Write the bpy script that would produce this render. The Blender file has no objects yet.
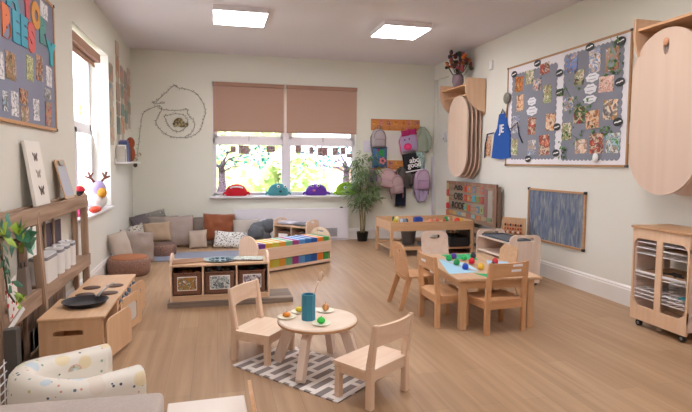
import bpy, bmesh, math, random
from mathutils import Matrix, Vector, noise
R = math.radians
rnd = random.Random(7)
COL = bpy.context.scene.collection
XL, XR, YB, YF, H = -1.247, 3.705, 8.597, -2.6, 3.0

# ------------------------------------------------------------------ materials
def lin(h):
    if not isinstance(h, str): return tuple(h) + ((1,) if len(h) == 3 else ())
    h = h.lstrip('#')
    v = [int(h[i:i+2], 16)/255 for i in (0, 2, 4)]
    return tuple((c/12.92 if c <= .04045 else ((c+.055)/1.055)**2.4) for c in v) + (1,)
def newmat(name):
    m = bpy.data.materials.new(name); m.use_nodes = True
    nt = m.node_tree; b = nt.nodes['Principled BSDF']
    return m, nt, b
def nd(nt, t, **k):
    n = nt.nodes.new(t)
    for a, v in k.items():
        if a in n.inputs: n.inputs[a].default_value = v
        else: setattr(n, a, v)
    return n
def mixc(nt, fac, a, b, mode='MIX'):
    n = nt.nodes.new('ShaderNodeMix'); n.data_type = 'RGBA'; n.blend_type = mode
    for i, v in ((0, fac), (6, a), (7, b)):
        if isinstance(v, bpy.types.NodeSocket): nt.links.new(v, n.inputs[i])
        else: n.inputs[i].default_value = v
    return n.outputs[2]
CACHE = {}
def paint(col, rough=.6, var=.08, scale=6, bump=0., bscale=None, metal=0., sheen=0.):
    key = ('p', col, rough, var, scale, bump, bscale, metal, sheen)
    if key in CACHE: return CACHE[key]
    m, nt, b = newmat('paint_%d' % len(CACHE))
    c = lin(col); c2 = tuple(x*(1-var) for x in c[:3]) + (1,)
    tc = nd(nt, 'ShaderNodeTexCoord')
    n = nd(nt, 'ShaderNodeTexNoise', Scale=scale, Detail=3)
    nt.links.new(tc.outputs['Object'], n.inputs['Vector'])
    nt.links.new(mixc(nt, n.outputs['Fac'], c, c2), b.inputs['Base Color'])
    b.inputs['Roughness'].default_value = rough; b.inputs['Metallic'].default_value = metal
    if sheen: b.inputs['Sheen Weight'].default_value = sheen
    if bump:
        n2 = nd(nt, 'ShaderNodeTexNoise', Scale=bscale or scale*8, Detail=4)
        nt.links.new(tc.outputs['Object'], n2.inputs['Vector'])
        bp = nd(nt, 'ShaderNodeBump', Strength=bump, Distance=.01)
        nt.links.new(n2.outputs['Fac'], bp.inputs['Height']); nt.links.new(bp.outputs['Normal'], b.inputs['Normal'])
    CACHE[key] = m; return m
def wood(c1, c2, axis=2, grain=34, rough=.45, bump=.05, contrast=(.3, .75)):
    key = ('w', c1, c2, axis, grain, rough, contrast)
    if key in CACHE: return CACHE[key]
    m, nt, b = newmat('wood_%d' % len(CACHE))
    tc = nd(nt, 'ShaderNodeTexCoord'); mp = nd(nt, 'ShaderNodeMapping')
    s = [grain]*3; s[axis] = grain*.07; mp.inputs['Scale'].default_value = s
    oi = nd(nt, 'ShaderNodeObjectInfo')
    nt.links.new(tc.outputs['Object'], mp.inputs['Vector'])
    nt.links.new(oi.outputs['Random'], mp.inputs['Location'])
    n = nd(nt, 'ShaderNodeTexNoise', Scale=1., Detail=5, Distortion=.6)
    nt.links.new(mp.outputs[0], n.inputs['Vector'])
    cr = nd(nt, 'ShaderNodeValToRGB'); cr.color_ramp.elements[0].position = contrast[0]; cr.color_ramp.elements[1].position = contrast[1]
    cr.color_ramp.elements[0].color = lin(c2); cr.color_ramp.elements[1].color = lin(c1)
    nt.links.new(n.outputs['Fac'], cr.inputs[0]); nt.links.new(cr.outputs[0], b.inputs['Base Color'])
    b.inputs['Roughness'].default_value = rough
    bp = nd(nt, 'ShaderNodeBump', Strength=bump, Distance=.005)
    nt.links.new(n.outputs['Fac'], bp.inputs['Height']); nt.links.new(bp.outputs['Normal'], b.inputs['Normal'])
    CACHE[key] = m; return m
def photo_mat(cols, scale=26):
    key = ('ph', tuple(cols), scale)
    if key in CACHE: return CACHE[key]
    m, nt, b = newmat('print_%d' % len(CACHE))
    tc = nd(nt, 'ShaderNodeTexCoord'); oi = nd(nt, 'ShaderNodeObjectInfo')
    ad = nd(nt, 'ShaderNodeVectorMath', operation='ADD')
    mu = nd(nt, 'ShaderNodeMath', operation='MULTIPLY'); mu.inputs[1].default_value = 31
    nt.links.new(oi.outputs['Random'], mu.inputs[0])
    nt.links.new(tc.outputs['Object'], ad.inputs[0]); nt.links.new(mu.outputs[0], ad.inputs[1])
    n = nd(nt, 'ShaderNodeTexNoise', Scale=scale*.6, Detail=4, Distortion=1.2)
    nt.links.new(ad.outputs[0], n.inputs['Vector'])
    cr = nd(nt, 'ShaderNodeValToRGB'); e = cr.color_ramp.elements
    k = len(cols)
    e[0].position = .33; e[0].color = lin(cols[0]); e[1].position = .68; e[1].color = lin(cols[-1])
    for i in range(1, k-1):
        x = e.new(.33+.35*i/(k-1)); x.color = lin(cols[i])
    nt.links.new(n.outputs['Fac'], cr.inputs[0]); nt.links.new(cr.outputs[0], b.inputs['Base Color'])
    b.inputs['Roughness'].default_value = .35
    CACHE[key] = m; return m
def emit(name, col, s):
    m = bpy.data.materials.new(name); m.use_nodes = True; nt = m.node_tree
    nt.nodes.clear(); e = nd(nt, 'ShaderNodeEmission'); e.inputs[0].default_value = lin(col); e.inputs[1].default_value = s
    o = nd(nt, 'ShaderNodeOutputMaterial'); nt.links.new(e.outputs[0], o.inputs[0]); return m
def glass_mat():
    m = bpy.data.materials.new('window_glass'); m.use_nodes = True; nt = m.node_tree; nt.nodes.clear()
    t = nd(nt, 'ShaderNodeBsdfTransparent'); g = nd(nt, 'ShaderNodeBsdfGlossy'); g.inputs['Roughness'].default_value = .02
    mx = nd(nt, 'ShaderNodeMixShader'); mx.inputs[0].default_value = .05
    o = nd(nt, 'ShaderNodeOutputMaterial')
    nt.links.new(t.outputs[0], mx.inputs[1]); nt.links.new(g.outputs[0], mx.inputs[2]); nt.links.new(mx.outputs[0], o.inputs[0]); return m
def floor_mat():
    m, nt, b = newmat('vinyl_planks')
    tc = nd(nt, 'ShaderNodeTexCoord'); mp = nd(nt, 'ShaderNodeMapping'); mp.inputs['Rotation'].default_value = (0, 0, R(90))
    nt.links.new(tc.outputs['Object'], mp.inputs[0])
    br = nd(nt, 'ShaderNodeTexBrick'); br.offset = .37; br.squash = 1
    for k, v in (('Scale', 1.), ('Brick Width', 1.25), ('Row Height', .15), ('Mortar Size', .0012), ('Mortar Smooth', .2), ('Bias', 0.)): br.inputs[k].default_value = v
    br.inputs['Color1'].default_value = lin('#b59678'); br.inputs['Color2'].default_value = lin('#aa8a6c'); br.inputs['Mortar'].default_value = lin('#8f7359')
    nt.links.new(mp.outputs[0], br.inputs['Vector'])
    mp2 = nd(nt, 'ShaderNodeMapping'); mp2.inputs['Scale'].default_value = (22, 1.1, 1)
    nt.links.new(tc.outputs['Object'], mp2.inputs[0])
    n = nd(nt, 'ShaderNodeTexNoise', Scale=1., Detail=6, Distortion=.35); nt.links.new(mp2.outputs[0], n.inputs['Vector'])
    cr = nd(nt, 'ShaderNodeValToRGB'); cr.color_ramp.elements[0].position = .3; cr.color_ramp.elements[1].position = .68
    cr.color_ramp.elements[0].color = (.84, .81, .78, 1); cr.color_ramp.elements[1].color = (1.07, 1.06, 1.05, 1)
    nt.links.new(n.outputs['Fac'], cr.inputs[0])
    nt.links.new(mixc(nt, 1., br.outputs['Color'], cr.outputs[0], 'MULTIPLY'), b.inputs['Base Color'])
    b.inputs['Roughness'].default_value = .42; b.inputs['Specular IOR Level'].default_value = .4
    return m
def rug_mat():
    m, nt, b = newmat('rug_weave')
    tc = nd(nt, 'ShaderNodeTexCoord'); br = nd(nt, 'ShaderNodeTexBrick'); br.offset = .5
    for k, v in (('Scale', 1.), ('Brick Width', .215), ('Row Height', .082), ('Mortar Size', .019), ('Mortar Smooth', .15)): br.inputs[k].default_value = v
    br.inputs['Color1'].default_value = lin('#978c8a'); br.inputs['Color2'].default_value = lin('#8a7f7d'); br.inputs['Mortar'].default_value = lin('#e9e1dd')
    nt.links.new(tc.outputs['Object'], br.inputs['Vector']); nt.links.new(br.outputs['Color'], b.inputs['Base Color'])
    b.inputs['Roughness'].default_value = .95
    n = nd(nt, 'ShaderNodeTexNoise', Scale=260., Detail=2); bp = nd(nt, 'ShaderNodeBump', Strength=.3, Distance=.01)
    nt.links.new(tc.outputs['Object'], n.inputs['Vector']); nt.links.new(n.outputs['Fac'], bp.inputs['Height']); nt.links.new(bp.outputs['Normal'], b.inputs['Normal'])
    return m
def spots_mat(name, base, cols, scale=14, thr=.22, rough=.6, stretch=(1, 1, 1), rand=1.):
    m, nt, b = newmat(name)
    tc = nd(nt, 'ShaderNodeTexCoord'); mp = nd(nt, 'ShaderNodeMapping'); mp.inputs['Scale'].default_value = stretch
    nt.links.new(tc.outputs['Object'], mp.inputs[0])
    v = nd(nt, 'ShaderNodeTexVoronoi', Scale=scale, Randomness=rand); nt.links.new(mp.outputs[0], v.inputs['Vector'])
    cr = nd(nt, 'ShaderNodeValToRGB'); cr.color_ramp.interpolation = 'CONSTANT'; e = cr.color_ramp.elements
    e[0].position = 0; e[0].color = lin(cols[0]); e[1].position = 1/len(cols); e[1].color = lin(cols[min(1, len(cols)-1)])
    for i in range(2, len(cols)): x = e.new(i/len(cols)); x.color = lin(cols[i])
    sp = nd(nt, 'ShaderNodeSeparateColor'); nt.links.new(v.outputs['Color'], sp.inputs[0]); nt.links.new(sp.outputs[0], cr.inputs[0])
    lt = nd(nt, 'ShaderNodeMath', operation='LESS_THAN'); lt.inputs[1].default_value = thr; nt.links.new(v.outputs['Distance'], lt.inputs[0])
    nt.links.new(mixc(nt, lt.outputs[0], lin(base), cr.outputs[0]), b.inputs['Base Color'])
    b.inputs['Roughness'].default_value = rough; return m

BIRCH = lambda ax=2: wood('#efd5c0', '#e4c3a8', ax, 30, .42)
PALE = lambda ax=2: wood('#edd9cc', '#e3cbbb', ax, 24, .45)
BEECH = lambda ax=2: wood('#dbac82', '#cb986e', ax, 30, .42)
OAK = lambda ax=2: wood('#d9b08a', '#c9a078', ax, 28, .42)
RUSTIC = lambda ax=2: wood('#9b7d66', '#5e4638', ax, 22, .8, .4, (.25, .8))
WEATHER = lambda ax=0: wood('#a08f82', '#6f6056', ax, 22, .8, .3)
WHITE = paint('#f1eef0', .35, .02)
METAL = paint('#b9b7b5', .3, .05, metal=.9)
BLACK = paint('#1d1d20', .5, .1)
DGREY = paint('#4a4b50', .6, .1)
CARDW = paint('#f3f1ee', .6, .03)

# ------------------------------------------------------------------ mesh builder
def TR(x=0, y=0, z=0, rz=0, rx=0, ry=0):
    return Matrix.Translation((x, y, z)) @ Matrix.Rotation(rz, 4, 'Z') @ Matrix.Rotation(ry, 4, 'Y') @ Matrix.Rotation(rx, 4, 'X')
I4 = Matrix()
class M:
    def __init__(s, T=None): s.bm = bmesh.new(); s.T = T or I4
    def merge(s, tmp, T=None, mi=0, sm=False):
        Q = s.T @ (T or I4); mp = {}
        for v in tmp.verts: mp[v] = s.bm.verts.new(Q @ v.co)
        for f in tmp.faces:
            try: g = s.bm.faces.new([mp[v] for v in f.verts])
            except ValueError: continue
            g.material_index = mi if mi >= 0 else f.material_index; g.smooth = sm or f.smooth
        tmp.free(); return s
    def box(s, x0, x1, y0, y1, z0, z1, b=0., T=None, mi=0, seg=2):
        t = bmesh.new(); bmesh.ops.create_cube(t, size=1)
        for v in t.verts: v.co = Vector(((x0+x1)/2+v.co.x*(x1-x0), (y0+y1)/2+v.co.y*(y1-y0), (z0+z1)/2+v.co.z*(z1-z0)))
        if b > 0: bmesh.ops.bevel(t, geom=t.edges[:], offset=b, segments=seg, affect='EDGES', profile=.6)
        return s.merge(t, T, mi, b > .012)
    def beam(s, p0, p1, sx, sy, b=.004, sx1=None, sy1=None, T=None, mi=0):
        t = bmesh.new(); bmesh.ops.create_cube(t, size=1)
        sx1 = sx1 or sx; sy1 = sy1 or sy
        for v in t.verts:
            p, ax, ay = (p0, sx, sy) if v.co.z < 0 else (p1, sx1, sy1)
            v.co = Vector((p[0]+v.co.x*ax, p[1]+v.co.y*ay, p[2]))
        if b > 0: bmesh.ops.bevel(t, geom=t.edges[:], offset=b, segments=2, affect='EDGES')
        return s.merge(t, T, mi)
    def cyl(s, p0, p1, r0, r1=None, n=16, T=None, mi=0, sm=True):
        r1 = r0 if r1 is None else r1; p0, p1 = Vector(p0), Vector(p1); d = p1-p0
        t = bmesh.new(); bmesh.ops.create_cone(t, cap_ends=True, segments=n, radius1=r0, radius2=max(r1, 1e-5), depth=d.length)
        q = Matrix.Translation((p0+p1)/2) @ d.to_track_quat('Z', 'Y').to_matrix().to_4x4()
        for f in t.faces: f.smooth = sm and len(f.verts) == 4
        return s.merge(t, (T or I4) @ q, mi)
    def ball(s, c, r, n=16, T=None, mi=0):
        if not hasattr(r, '__len__'): r = (r, r, r)
        t = bmesh.new(); bmesh.ops.create_uvsphere(t, u_segments=n, v_segments=max(6, n//2+2), radius=1)
        for v in t.verts: v.co = Vector((c[0]+v.co.x*r[0], c[1]+v.co.y*r[1], c[2]+v.co.z*r[2]))
        return s.merge(t, T, mi, True)
    def lathe(s, prof, n=28, T=None, mi=0):
        t = bmesh.new(); rings = []
        for r, z in prof: rings.append([t.verts.new((r*math.cos(2*math.pi*i/n), r*math.sin(2*math.pi*i/n), z)) for i in range(n)])
        for a, b in zip(rings, rings[1:]):
            for i in range(n): t.faces.new((a[i], a[(i+1) % n], b[(i+1) % n], b[i]))
        if prof[0][0] > 1e-4: t.faces.new(rings[0][::-1])
        if prof[-1][0] > 1e-4: t.faces.new(rings[-1])
        bmesh.ops.remove_doubles(t, verts=t.verts, dist=1e-6)
        return s.merge(t, T, mi, True)
    def plate(s, outer, holes=(), th=.01, T=None, mi=0, z0=0.):
        """outline in local XY, extruded along local Z"""
        t = bmesh.new()
        for lp in [outer] + list(holes):
            vs = [t.verts.new((p[0], p[1], z0)) for p in lp]
            for i in range(len(vs)): t.edges.new((vs[i], vs[(i+1) % len(vs)]))
        bmesh.ops.triangle_fill(t, use_beauty=True, use_dissolve=False, edges=t.edges[:])
        r = bmesh.ops.extrude_face_region(t, geom=t.faces[:])
        for v in r['geom']:
            if isinstance(v, bmesh.types.BMVert): v.co.z += th
        bmesh.ops.recalc_face_normals(t, faces=t.faces[:])
        return s.merge(t, T, mi)
    def tube(s, pts, r, n=8, T=None, mi=0, cap=True):
        pts = [Vector(p) for p in pts]; t = bmesh.new(); rings = []
        for i, p in enumerate(pts):
            d = (pts[min(i+1, len(pts)-1)]-pts[max(i-1, 0)]).normalized()
            q = d.to_track_quat('Z', 'Y'); rr = r[i] if hasattr(r, '__len__') else r
            rings.append([t.verts.new(p+q @ Vector((rr*math.cos(2*math.pi*k/n), rr*math.sin(2*math.pi*k/n), 0))) for k in range(n)])
        for a, b in zip(rings, rings[1:]):
            k0 = min(range(n), key=lambda k: (b[k].co-a[0].co).length)
            for i in range(n): t.faces.new((a[i], a[(i+1) % n], b[(i+1+k0) % n], b[(i+k0) % n]))
        if cap: t.faces.new(rings[0][::-1]); t.faces.new(rings[-1])
        return s.merge(t, T, mi, True)
    def leaf(s, p, d, up, L, W, mi=0, bend=.15):
        p = Vector(p); d = Vector(d).normalized(); sd = d.cross(Vector(up))
        if sd.length < 1e-3: sd = d.cross(Vector((1, 0, 0)))
        sd.normalize(); nn = sd.cross(d)
        a = p; b = p+d*L*.45+sd*W*.5-nn*L*bend*.2; c = p+d*L-nn*L*bend; e = p+d*L*.45-sd*W*.5-nn*L*bend*.2; m = p+d*L*.5+nn*L*.02
        vs = [s.bm.verts.new(s.T @ v) for v in (a, b, c, e, m)]
        for f in ((0, 1, 4), (1, 2, 4), (2, 3, 4), (3, 0, 4)):
            g = s.bm.faces.new([vs[i] for i in f]); g.material_index = mi
        return s
    def pillow(s, w, h, t, T=None, mi=0, n=16, wr=.0, seed=0, pin=.10, rd=0.):
        b = bmesh.new(); g = {}
        for side in (1, -1):
            for i in range(n+1):
                for j in range(n+1):
                    u, v = -1+2*i/n, -1+2*j/n
                    if side == -1 and (i in (0, n) or j in (0, n)): g[side, i, j] = g[1, i, j]; continue
                    z = t/2*((1-abs(u)**2.6)*(1-abs(v)**2.6))**.42
                    x = u*w/2*(1-pin*(1-v*v)*.35*abs(u)); y = v*h/2*(1-pin*(1-u*u)*.35*abs(v))
                    if rd: x *= 1-rd*max(0, v)**3-.12*rd*max(0, -v)**4; y *= 1-.5*rd*abs(u)**4*(.3+.7*(v > 0))
                    q = Vector((x, y, side*z))
                    if wr: 
                        k = noise.noise(Vector((x*9+seed, y*9, side*2+seed))); q.z += wr*k*(z/(t/2)); q.x += wr*.4*k; q.y += wr*.5*noise.noise(Vector((x*6, y*6+seed, 3)))
                    g[side, i, j] = b.verts.new(q)
        for side in (1, -1):
            for i in range(n):
                for j in range(n):
                    f = [g[side, i, j], g[side, i+1, j], g[side, i+1, j+1], g[side, i, j+1]]
                    b.faces.new(f if side == 1 else f[::-1])
        return s.merge(b, T, mi, True)
    def done(s, name, mats, parent=None, T=None, label=None):
        me = bpy.data.meshes.new(name)
        bmesh.ops.recalc_face_normals(s.bm, faces=s.bm.faces[:]) if False else None
        s.bm.to_mesh(me); s.bm.free()
        for m in (mats if isinstance(mats, (list, tuple)) else [mats]): me.materials.append(m)
        o = bpy.data.objects.new(name, me); COL.objects.link(o)
        if parent: o.parent = parent
        if T is not None: o.matrix_local = T
        if label: o['label'] = label
        return o
def rrect(w, h, r, n=6, cx=0, cy=0):
    out = []
    for sx, sy, a0 in ((1, 1, 0), (-1, 1, 90), (-1, -1, 180), (1, -1, 270)):
        rr = r if not hasattr(r, '__len__') else r[(0 if sy > 0 else 1)]
        for k in range(n+1):
            a = R(a0+90*k/n); out.append((cx+sx*(w/2-rr)+rr*math.cos(a), cy+sy*(h/2-rr)+rr*math.sin(a)))
    return out
def ell(w, h, n=20, cx=0, cy=0): return [(cx+w/2*math.cos(2*math.pi*i/n), cy+h/2*math.sin(2*math.pi*i/n)) for i in range(n)]
# frames: WALLR maps local (x right as seen, y up, z towards room)
def on_right(y, z, off=0.): return Matrix.Translation((XR-off, y, z)) @ Matrix(((0, 0, -1, 0), (-1, 0, 0, 0), (0, 1, 0, 0), (0, 0, 0, 1)))
def on_left(y, z, off=0.): return Matrix.Translation((XL+off, y, z)) @ Matrix(((0, 0, 1, 0), (1, 0, 0, 0), (0, 1, 0, 0), (0, 0, 0, 1)))
def on_back(x, z, off=0.): return Matrix.Translation((x, YB-off, z)) @ Matrix(((1, 0, 0, 0), (0, 0, -1, 0), (0, 1, 0, 0), (0, 0, 0, 1)))
UPX = Matrix(((1, 0, 0, 0), (0, 0, -1, 0), (0, 1, 0, 0), (0, 0, 0, 1)))       # local y->up, local z-> -Y
def tag(o, label=None, cat=None, group=None, kind=None):
    if label: o['label'] = label
    if cat: o['category'] = cat
    if group: o['group'] = group
    if kind: o['kind'] = kind
    return o
def thing(name, label, cat, T=None, group=None):
    o = bpy.data.objects.new(name, None); COL.objects.link(o); o.empty_display_size = .1
    if T is not None: o.matrix_local = T
    return tag(o, label, cat, group)
def struct(m, name, mats, T=None): return tag(m.done(name, mats, None, T), kind='structure')
def copy_tree(o, T, label=None, group=None):
    c = o.copy(); COL.objects.link(c); c.matrix_local = T
    if label: c['label'] = label
    if group: c['group'] = group
    for ch in list(o.children):
        d = ch.copy(); COL.objects.link(d); d.parent = c; d.matrix_local = ch.matrix_local.copy()
        for g in list(ch.children):
            e = g.copy(); COL.objects.link(e); e.parent = d; e.matrix_local = g.matrix_local.copy()
    return c
def text_obj(name, body, size, mat, T, depth=.002, parent=None, bold=0.):
    cu = bpy.data.curves.new(name, 'FONT'); cu.body = body; cu.size = size; cu.extrude = depth; cu.align_x = 'CENTER'; cu.align_y = 'CENTER'; cu.offset = bold
    tmp = bpy.data.objects.new(name, cu); COL.objects.link(tmp)
    dg = bpy.context.evaluated_depsgraph_get(); me = bpy.data.meshes.new_from_object(tmp.evaluated_get(dg))
    bpy.data.objects.remove(tmp); me.materials.clear(); me.materials.append(mat)
    o = bpy.data.objects.new(name, me); COL.objects.link(o)
    if parent: o.parent = parent
    o.matrix_local = T; return o

# ================================================================== ROOM
WALLM = paint('#e2dfd6', .85, .03, 3)
WALLB = paint('#e7e6da', .85, .03, 3)
CEIL = paint('#e4dee4', .9, .03, 2)
m = M(); m.box(XL-.3, XR+.3, YF-.2, YB+.3, -.12, 0); struct(m, 'floor', floor_mat())
m = M(); m.box(XL-.3, XR+.3, YF-.2, YB+.3, H, H+.12); struct(m, 'ceiling', CEIL)
WX0, WX1, WZ0, WZ1 = -.05, 2.30, .756, 2.56
m = M(); m.plate([(XL-.3, 0), (XR+.3, 0), (XR+.3, H), (XL-.3, H)], [[(WX0, WZ0), (WX1, WZ0), (WX1, WZ1), (WX0, WZ1)]], .3,
        Matrix.Translation((0, YB, 0)) @ Matrix(((1, 0, 0, 0), (0, 0, 1, 0), (0, 1, 0, 0), (0, 0, 0, 1)))); struct(m, 'wall_back', WALLB)
LY0, LY1, LZ0, LZ1 = 5.25, 6.88, .74, 2.56
m = M(); m.plate([(YF, 0), (YB, 0), (YB, H), (YF, H)], [[(LY0, LZ0), (LY1, LZ0), (LY1, LZ1), (LY0, LZ1)]], .3,
        Matrix.Translation((XL-.3, 0, 0)) @ Matrix(((0, 0, 1, 0), (1, 0, 0, 0), (0, 1, 0, 0), (0, 0, 0, 1)))); struct(m, 'wall_left', WALLM)
# right wall with its shallow recess near the far corner
m = M(); m.box(XR, XR+.3, YF, 8.0, 0, H); m.box(XR, XR+.3, 8.56, YB, 0, H); m.box(XR, XR+.3, 8.0, 8.56, 2.74, H); m.box(XR+.06, XR+.3, 8.0, 8.56, 0, 2.74)
struct(m, 'wall_right', WALLM)
m = M(); m.box(XL-.3, XR+.3, YF-.2, YF, 0, H); struct(m, 'wall_front', WALLM)
SK = paint('#eae6e2', .5, .02)
def skirting(name, T, L):
    m = M(); m.plate([(0, 0), (.022, 0), (.022, .15), (.016, .158), (.016, .172), (.006, .187), (0, .187)], (), L, T); struct(m, name, SK)
# local x = out from wall, y = up, z = along
skirting('baseboard_right', Matrix.Translation((XR, 8.0, 0)) @ Matrix(((-1, 0, 0, 0), (0, 0, -1, 0), (0, 1, 0, 0), (0, 0, 0, 1))), 10.6)
skirting('baseboard_left', Matrix.Translation((XL, YF, 0)) @ Matrix(((1, 0, 0, 0), (0, 0, 1, 0), (0, 1, 0, 0), (0, 0, 0, 1))), YB-YF)
skirting('baseboard_back', Matrix.Translation((XL, YB, 0)) @ Matrix(((0, 0, 1, 0), (-1, 0, 0, 0), (0, 1, 0, 0), (0, 0, 0, 1))), XR-XL)
m = M(); m.box(XR-.03, XR-.002, YB-.06, YB-.002, .3, 1.42, .003); struct(m, 'trim_1', paint('#d9d2df', .5, .03))

GLASS = glass_mat(); FR = paint('#eeeaf2', .35, .02)
# ---- back window: two units, each with a top light and a lower sash
m = M(); yw0, yw1 = YB+.07, YB+.13
m.box(WX0, WX0+.035, yw0, yw1, WZ0, WZ1); m.box(WX1-.035, WX1, yw0, yw1, WZ0, WZ1)
m.box(WX0, WX1, yw0, yw1, WZ1-.06, WZ1); m.box(WX0, WX1, yw0, yw1, WZ0, WZ0+.03)
m.box(1.075, 1.175, yw0-.02, yw1, WZ0, WZ1, .004); m.box(WX0, WX1, yw0, yw1, 1.60, 1.68)
for x0, x1 in ((WX0+.035, 1.075), (1.175, WX1-.035)):
    for z0, z1 in ((.786, 1.60), (1.68, 2.5)):
        f = .025 if z0 < 1 else .045
        m.box(x0, x0+f, yw0-.01, yw0+.03, z0, z1, .003); m.box(x1-f, x1, yw0-.01, yw0+.03, z0, z1, .003)
        m.box(x0, x1, yw0-.01, yw0+.03, z0, z0+f, .003); m.box(x0, x1, yw0-.01, yw0+.03, z1-f, z1, .003)
win = struct(m, 'window_1', FR)
m = M()
for x0, x1 in ((WX0+.06, 1.05), (1.2, WX1-.06)):
    for z0, z1 in ((.811, 1.575), (1.725, 2.455)): m.box(x0, x1, yw0+.012, yw0+.018, z0, z1)
m.done('pane', GLASS, win)
for x in (.52, 1.74):
    m = M(); m.box(x-.008, x+.008, yw0-.035, yw0-.01, 1.70, 1.715, .002); m.box(x-.006, x+.006, yw0-.045, yw0-.03, 1.64, 1.715, .002); m.done('window_handle', METAL, win)
m = M(); m.box(WX0-.05, WX1+.05, YB-.10, yw0, WZ0-.03, WZ0, .006); m.done('window_sill', WHITE, win)
# ---- left window
m = M(); xw0, xw1 = XL-.27, XL-.21
m.box(xw0, xw1, LY0, LY1, LZ0, LZ0+.05); m.box(xw0, xw1, LY0, LY1, LZ1-.05, LZ1); m.box(xw0, xw1, LY0, LY0+.05, LZ0, LZ1); m.box(xw0, xw1, LY1-.06, LY1, LZ0, LZ1)
m.box(xw0, xw1, 6.02, 6.09, LZ0, LZ1); m.box(xw0, xw1, LY0, LY1, 1.66, 1.73)
for y0, y1 in ((LY0+.05, 6.02), (6.09, LY1-.06)):
    m.box(xw1, xw1+.02, y0, y0+.05, .8, 1.66); m.box(xw1, xw1+.02, y1-.05, y1, .8, 1.66); m.box(xw1, xw1+.02, y0, y1, 1.61, 1.66); m.box(xw1, xw1+.02, y0, y1, .79, .84)
win2 = struct(m, 'window_2', FR)
m = M(); m.box(xw0+.02, xw0+.026, LY0+.05, LY1-.05, LZ0+.04, LZ1-.04); m.done('pane', GLASS, win2)
m = M(); m.box(xw1, XL+.045, LY0, LY1, LZ0, LZ0+.02, .004); m.done('window_sill', WHITE, win2)

# ---- roller blinds
BL = paint('#b99584', .8, .05, 40); BL2 = paint('#a9826f', .7, .05)
for k, (x0, x1, lab) in enumerate(((-.035, 1.08, 'brown roller blind half down on the left half of the back window'), (1.12, 2.30, 'brown roller blind half down on the right half of the back window'))):
    t = thing('roller_blind', lab, 'blind', TR(x0, YB-.045, 1.80), 'roller blinds on the back window')
    w = x1-x0
    m = M(); m.box(0, w, -.004, 0, 0, .70); m.done('blind_fabric', BL, t)
    m = M(); m.box(0, w, -.012, .006, -.022, .004, .004); m.done('bottom_bar', BL2, t)
    m = M(); m.box(0, w, -.03, .04, .69, .75, .008); m.done('cassette', BL2, t)
    m = M(); m.tube([(w-.01, -.02, .7), (w-.008, -.022, .3), (w-.01, -.02, -.35)], .002, 5); m.done('pull_cord', WHITE, t)
t = thing('roller_blind', 'brown roller blind rolled up at the top of the left window', 'blind', TR(XL-.06, 5.27, 2.36))
m = M(); m.box(-.004, 0, 0, 1.16, 0, .12); m.done('blind_fabric', BL, t)
m = M(); m.box(-.012, .006, 0, 1.16, -.018, .004, .004); m.done('bottom_bar', BL2, t)
m = M(); m.box(-.03, .055, 0, 1.2, .04, .13, .008); m.done('cassette', BL2, t)

# ---- ceiling lights
PANEL = emit('lamp_diffuser', '#fbf8f8', 11)
def lamp(x, y, label):
    t = thing('ceiling_light', label, 'ceiling light', TR(x, y, 2.932), 'square ceiling panel lights')
    m = M(); m.box(-.3, .3, -.3, .3, .008, .068, .003); m.done('housing', paint('#f2eef2', .5, .01), t)
    m = M(); m.box(-.288, .288, -.288, .288, 0, .008); m.done('diffuser', PANEL, t)
lamp(.28, 6.24, 'square white ceiling light, the left one of the two in view'); lamp(2.26, 6.34, 'square white ceiling light, the right one of the two, nearer the drying flowers')
lamp(.28, 3.2, 'square white ceiling light above the round table'); lamp(2.26, 3.2, 'square white ceiling light above the rectangular table')
lamp(.28, .1, 'square white ceiling light behind the camera on the left'); lamp(2.26, .1, 'square white ceiling light behind the camera on the right')

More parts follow.
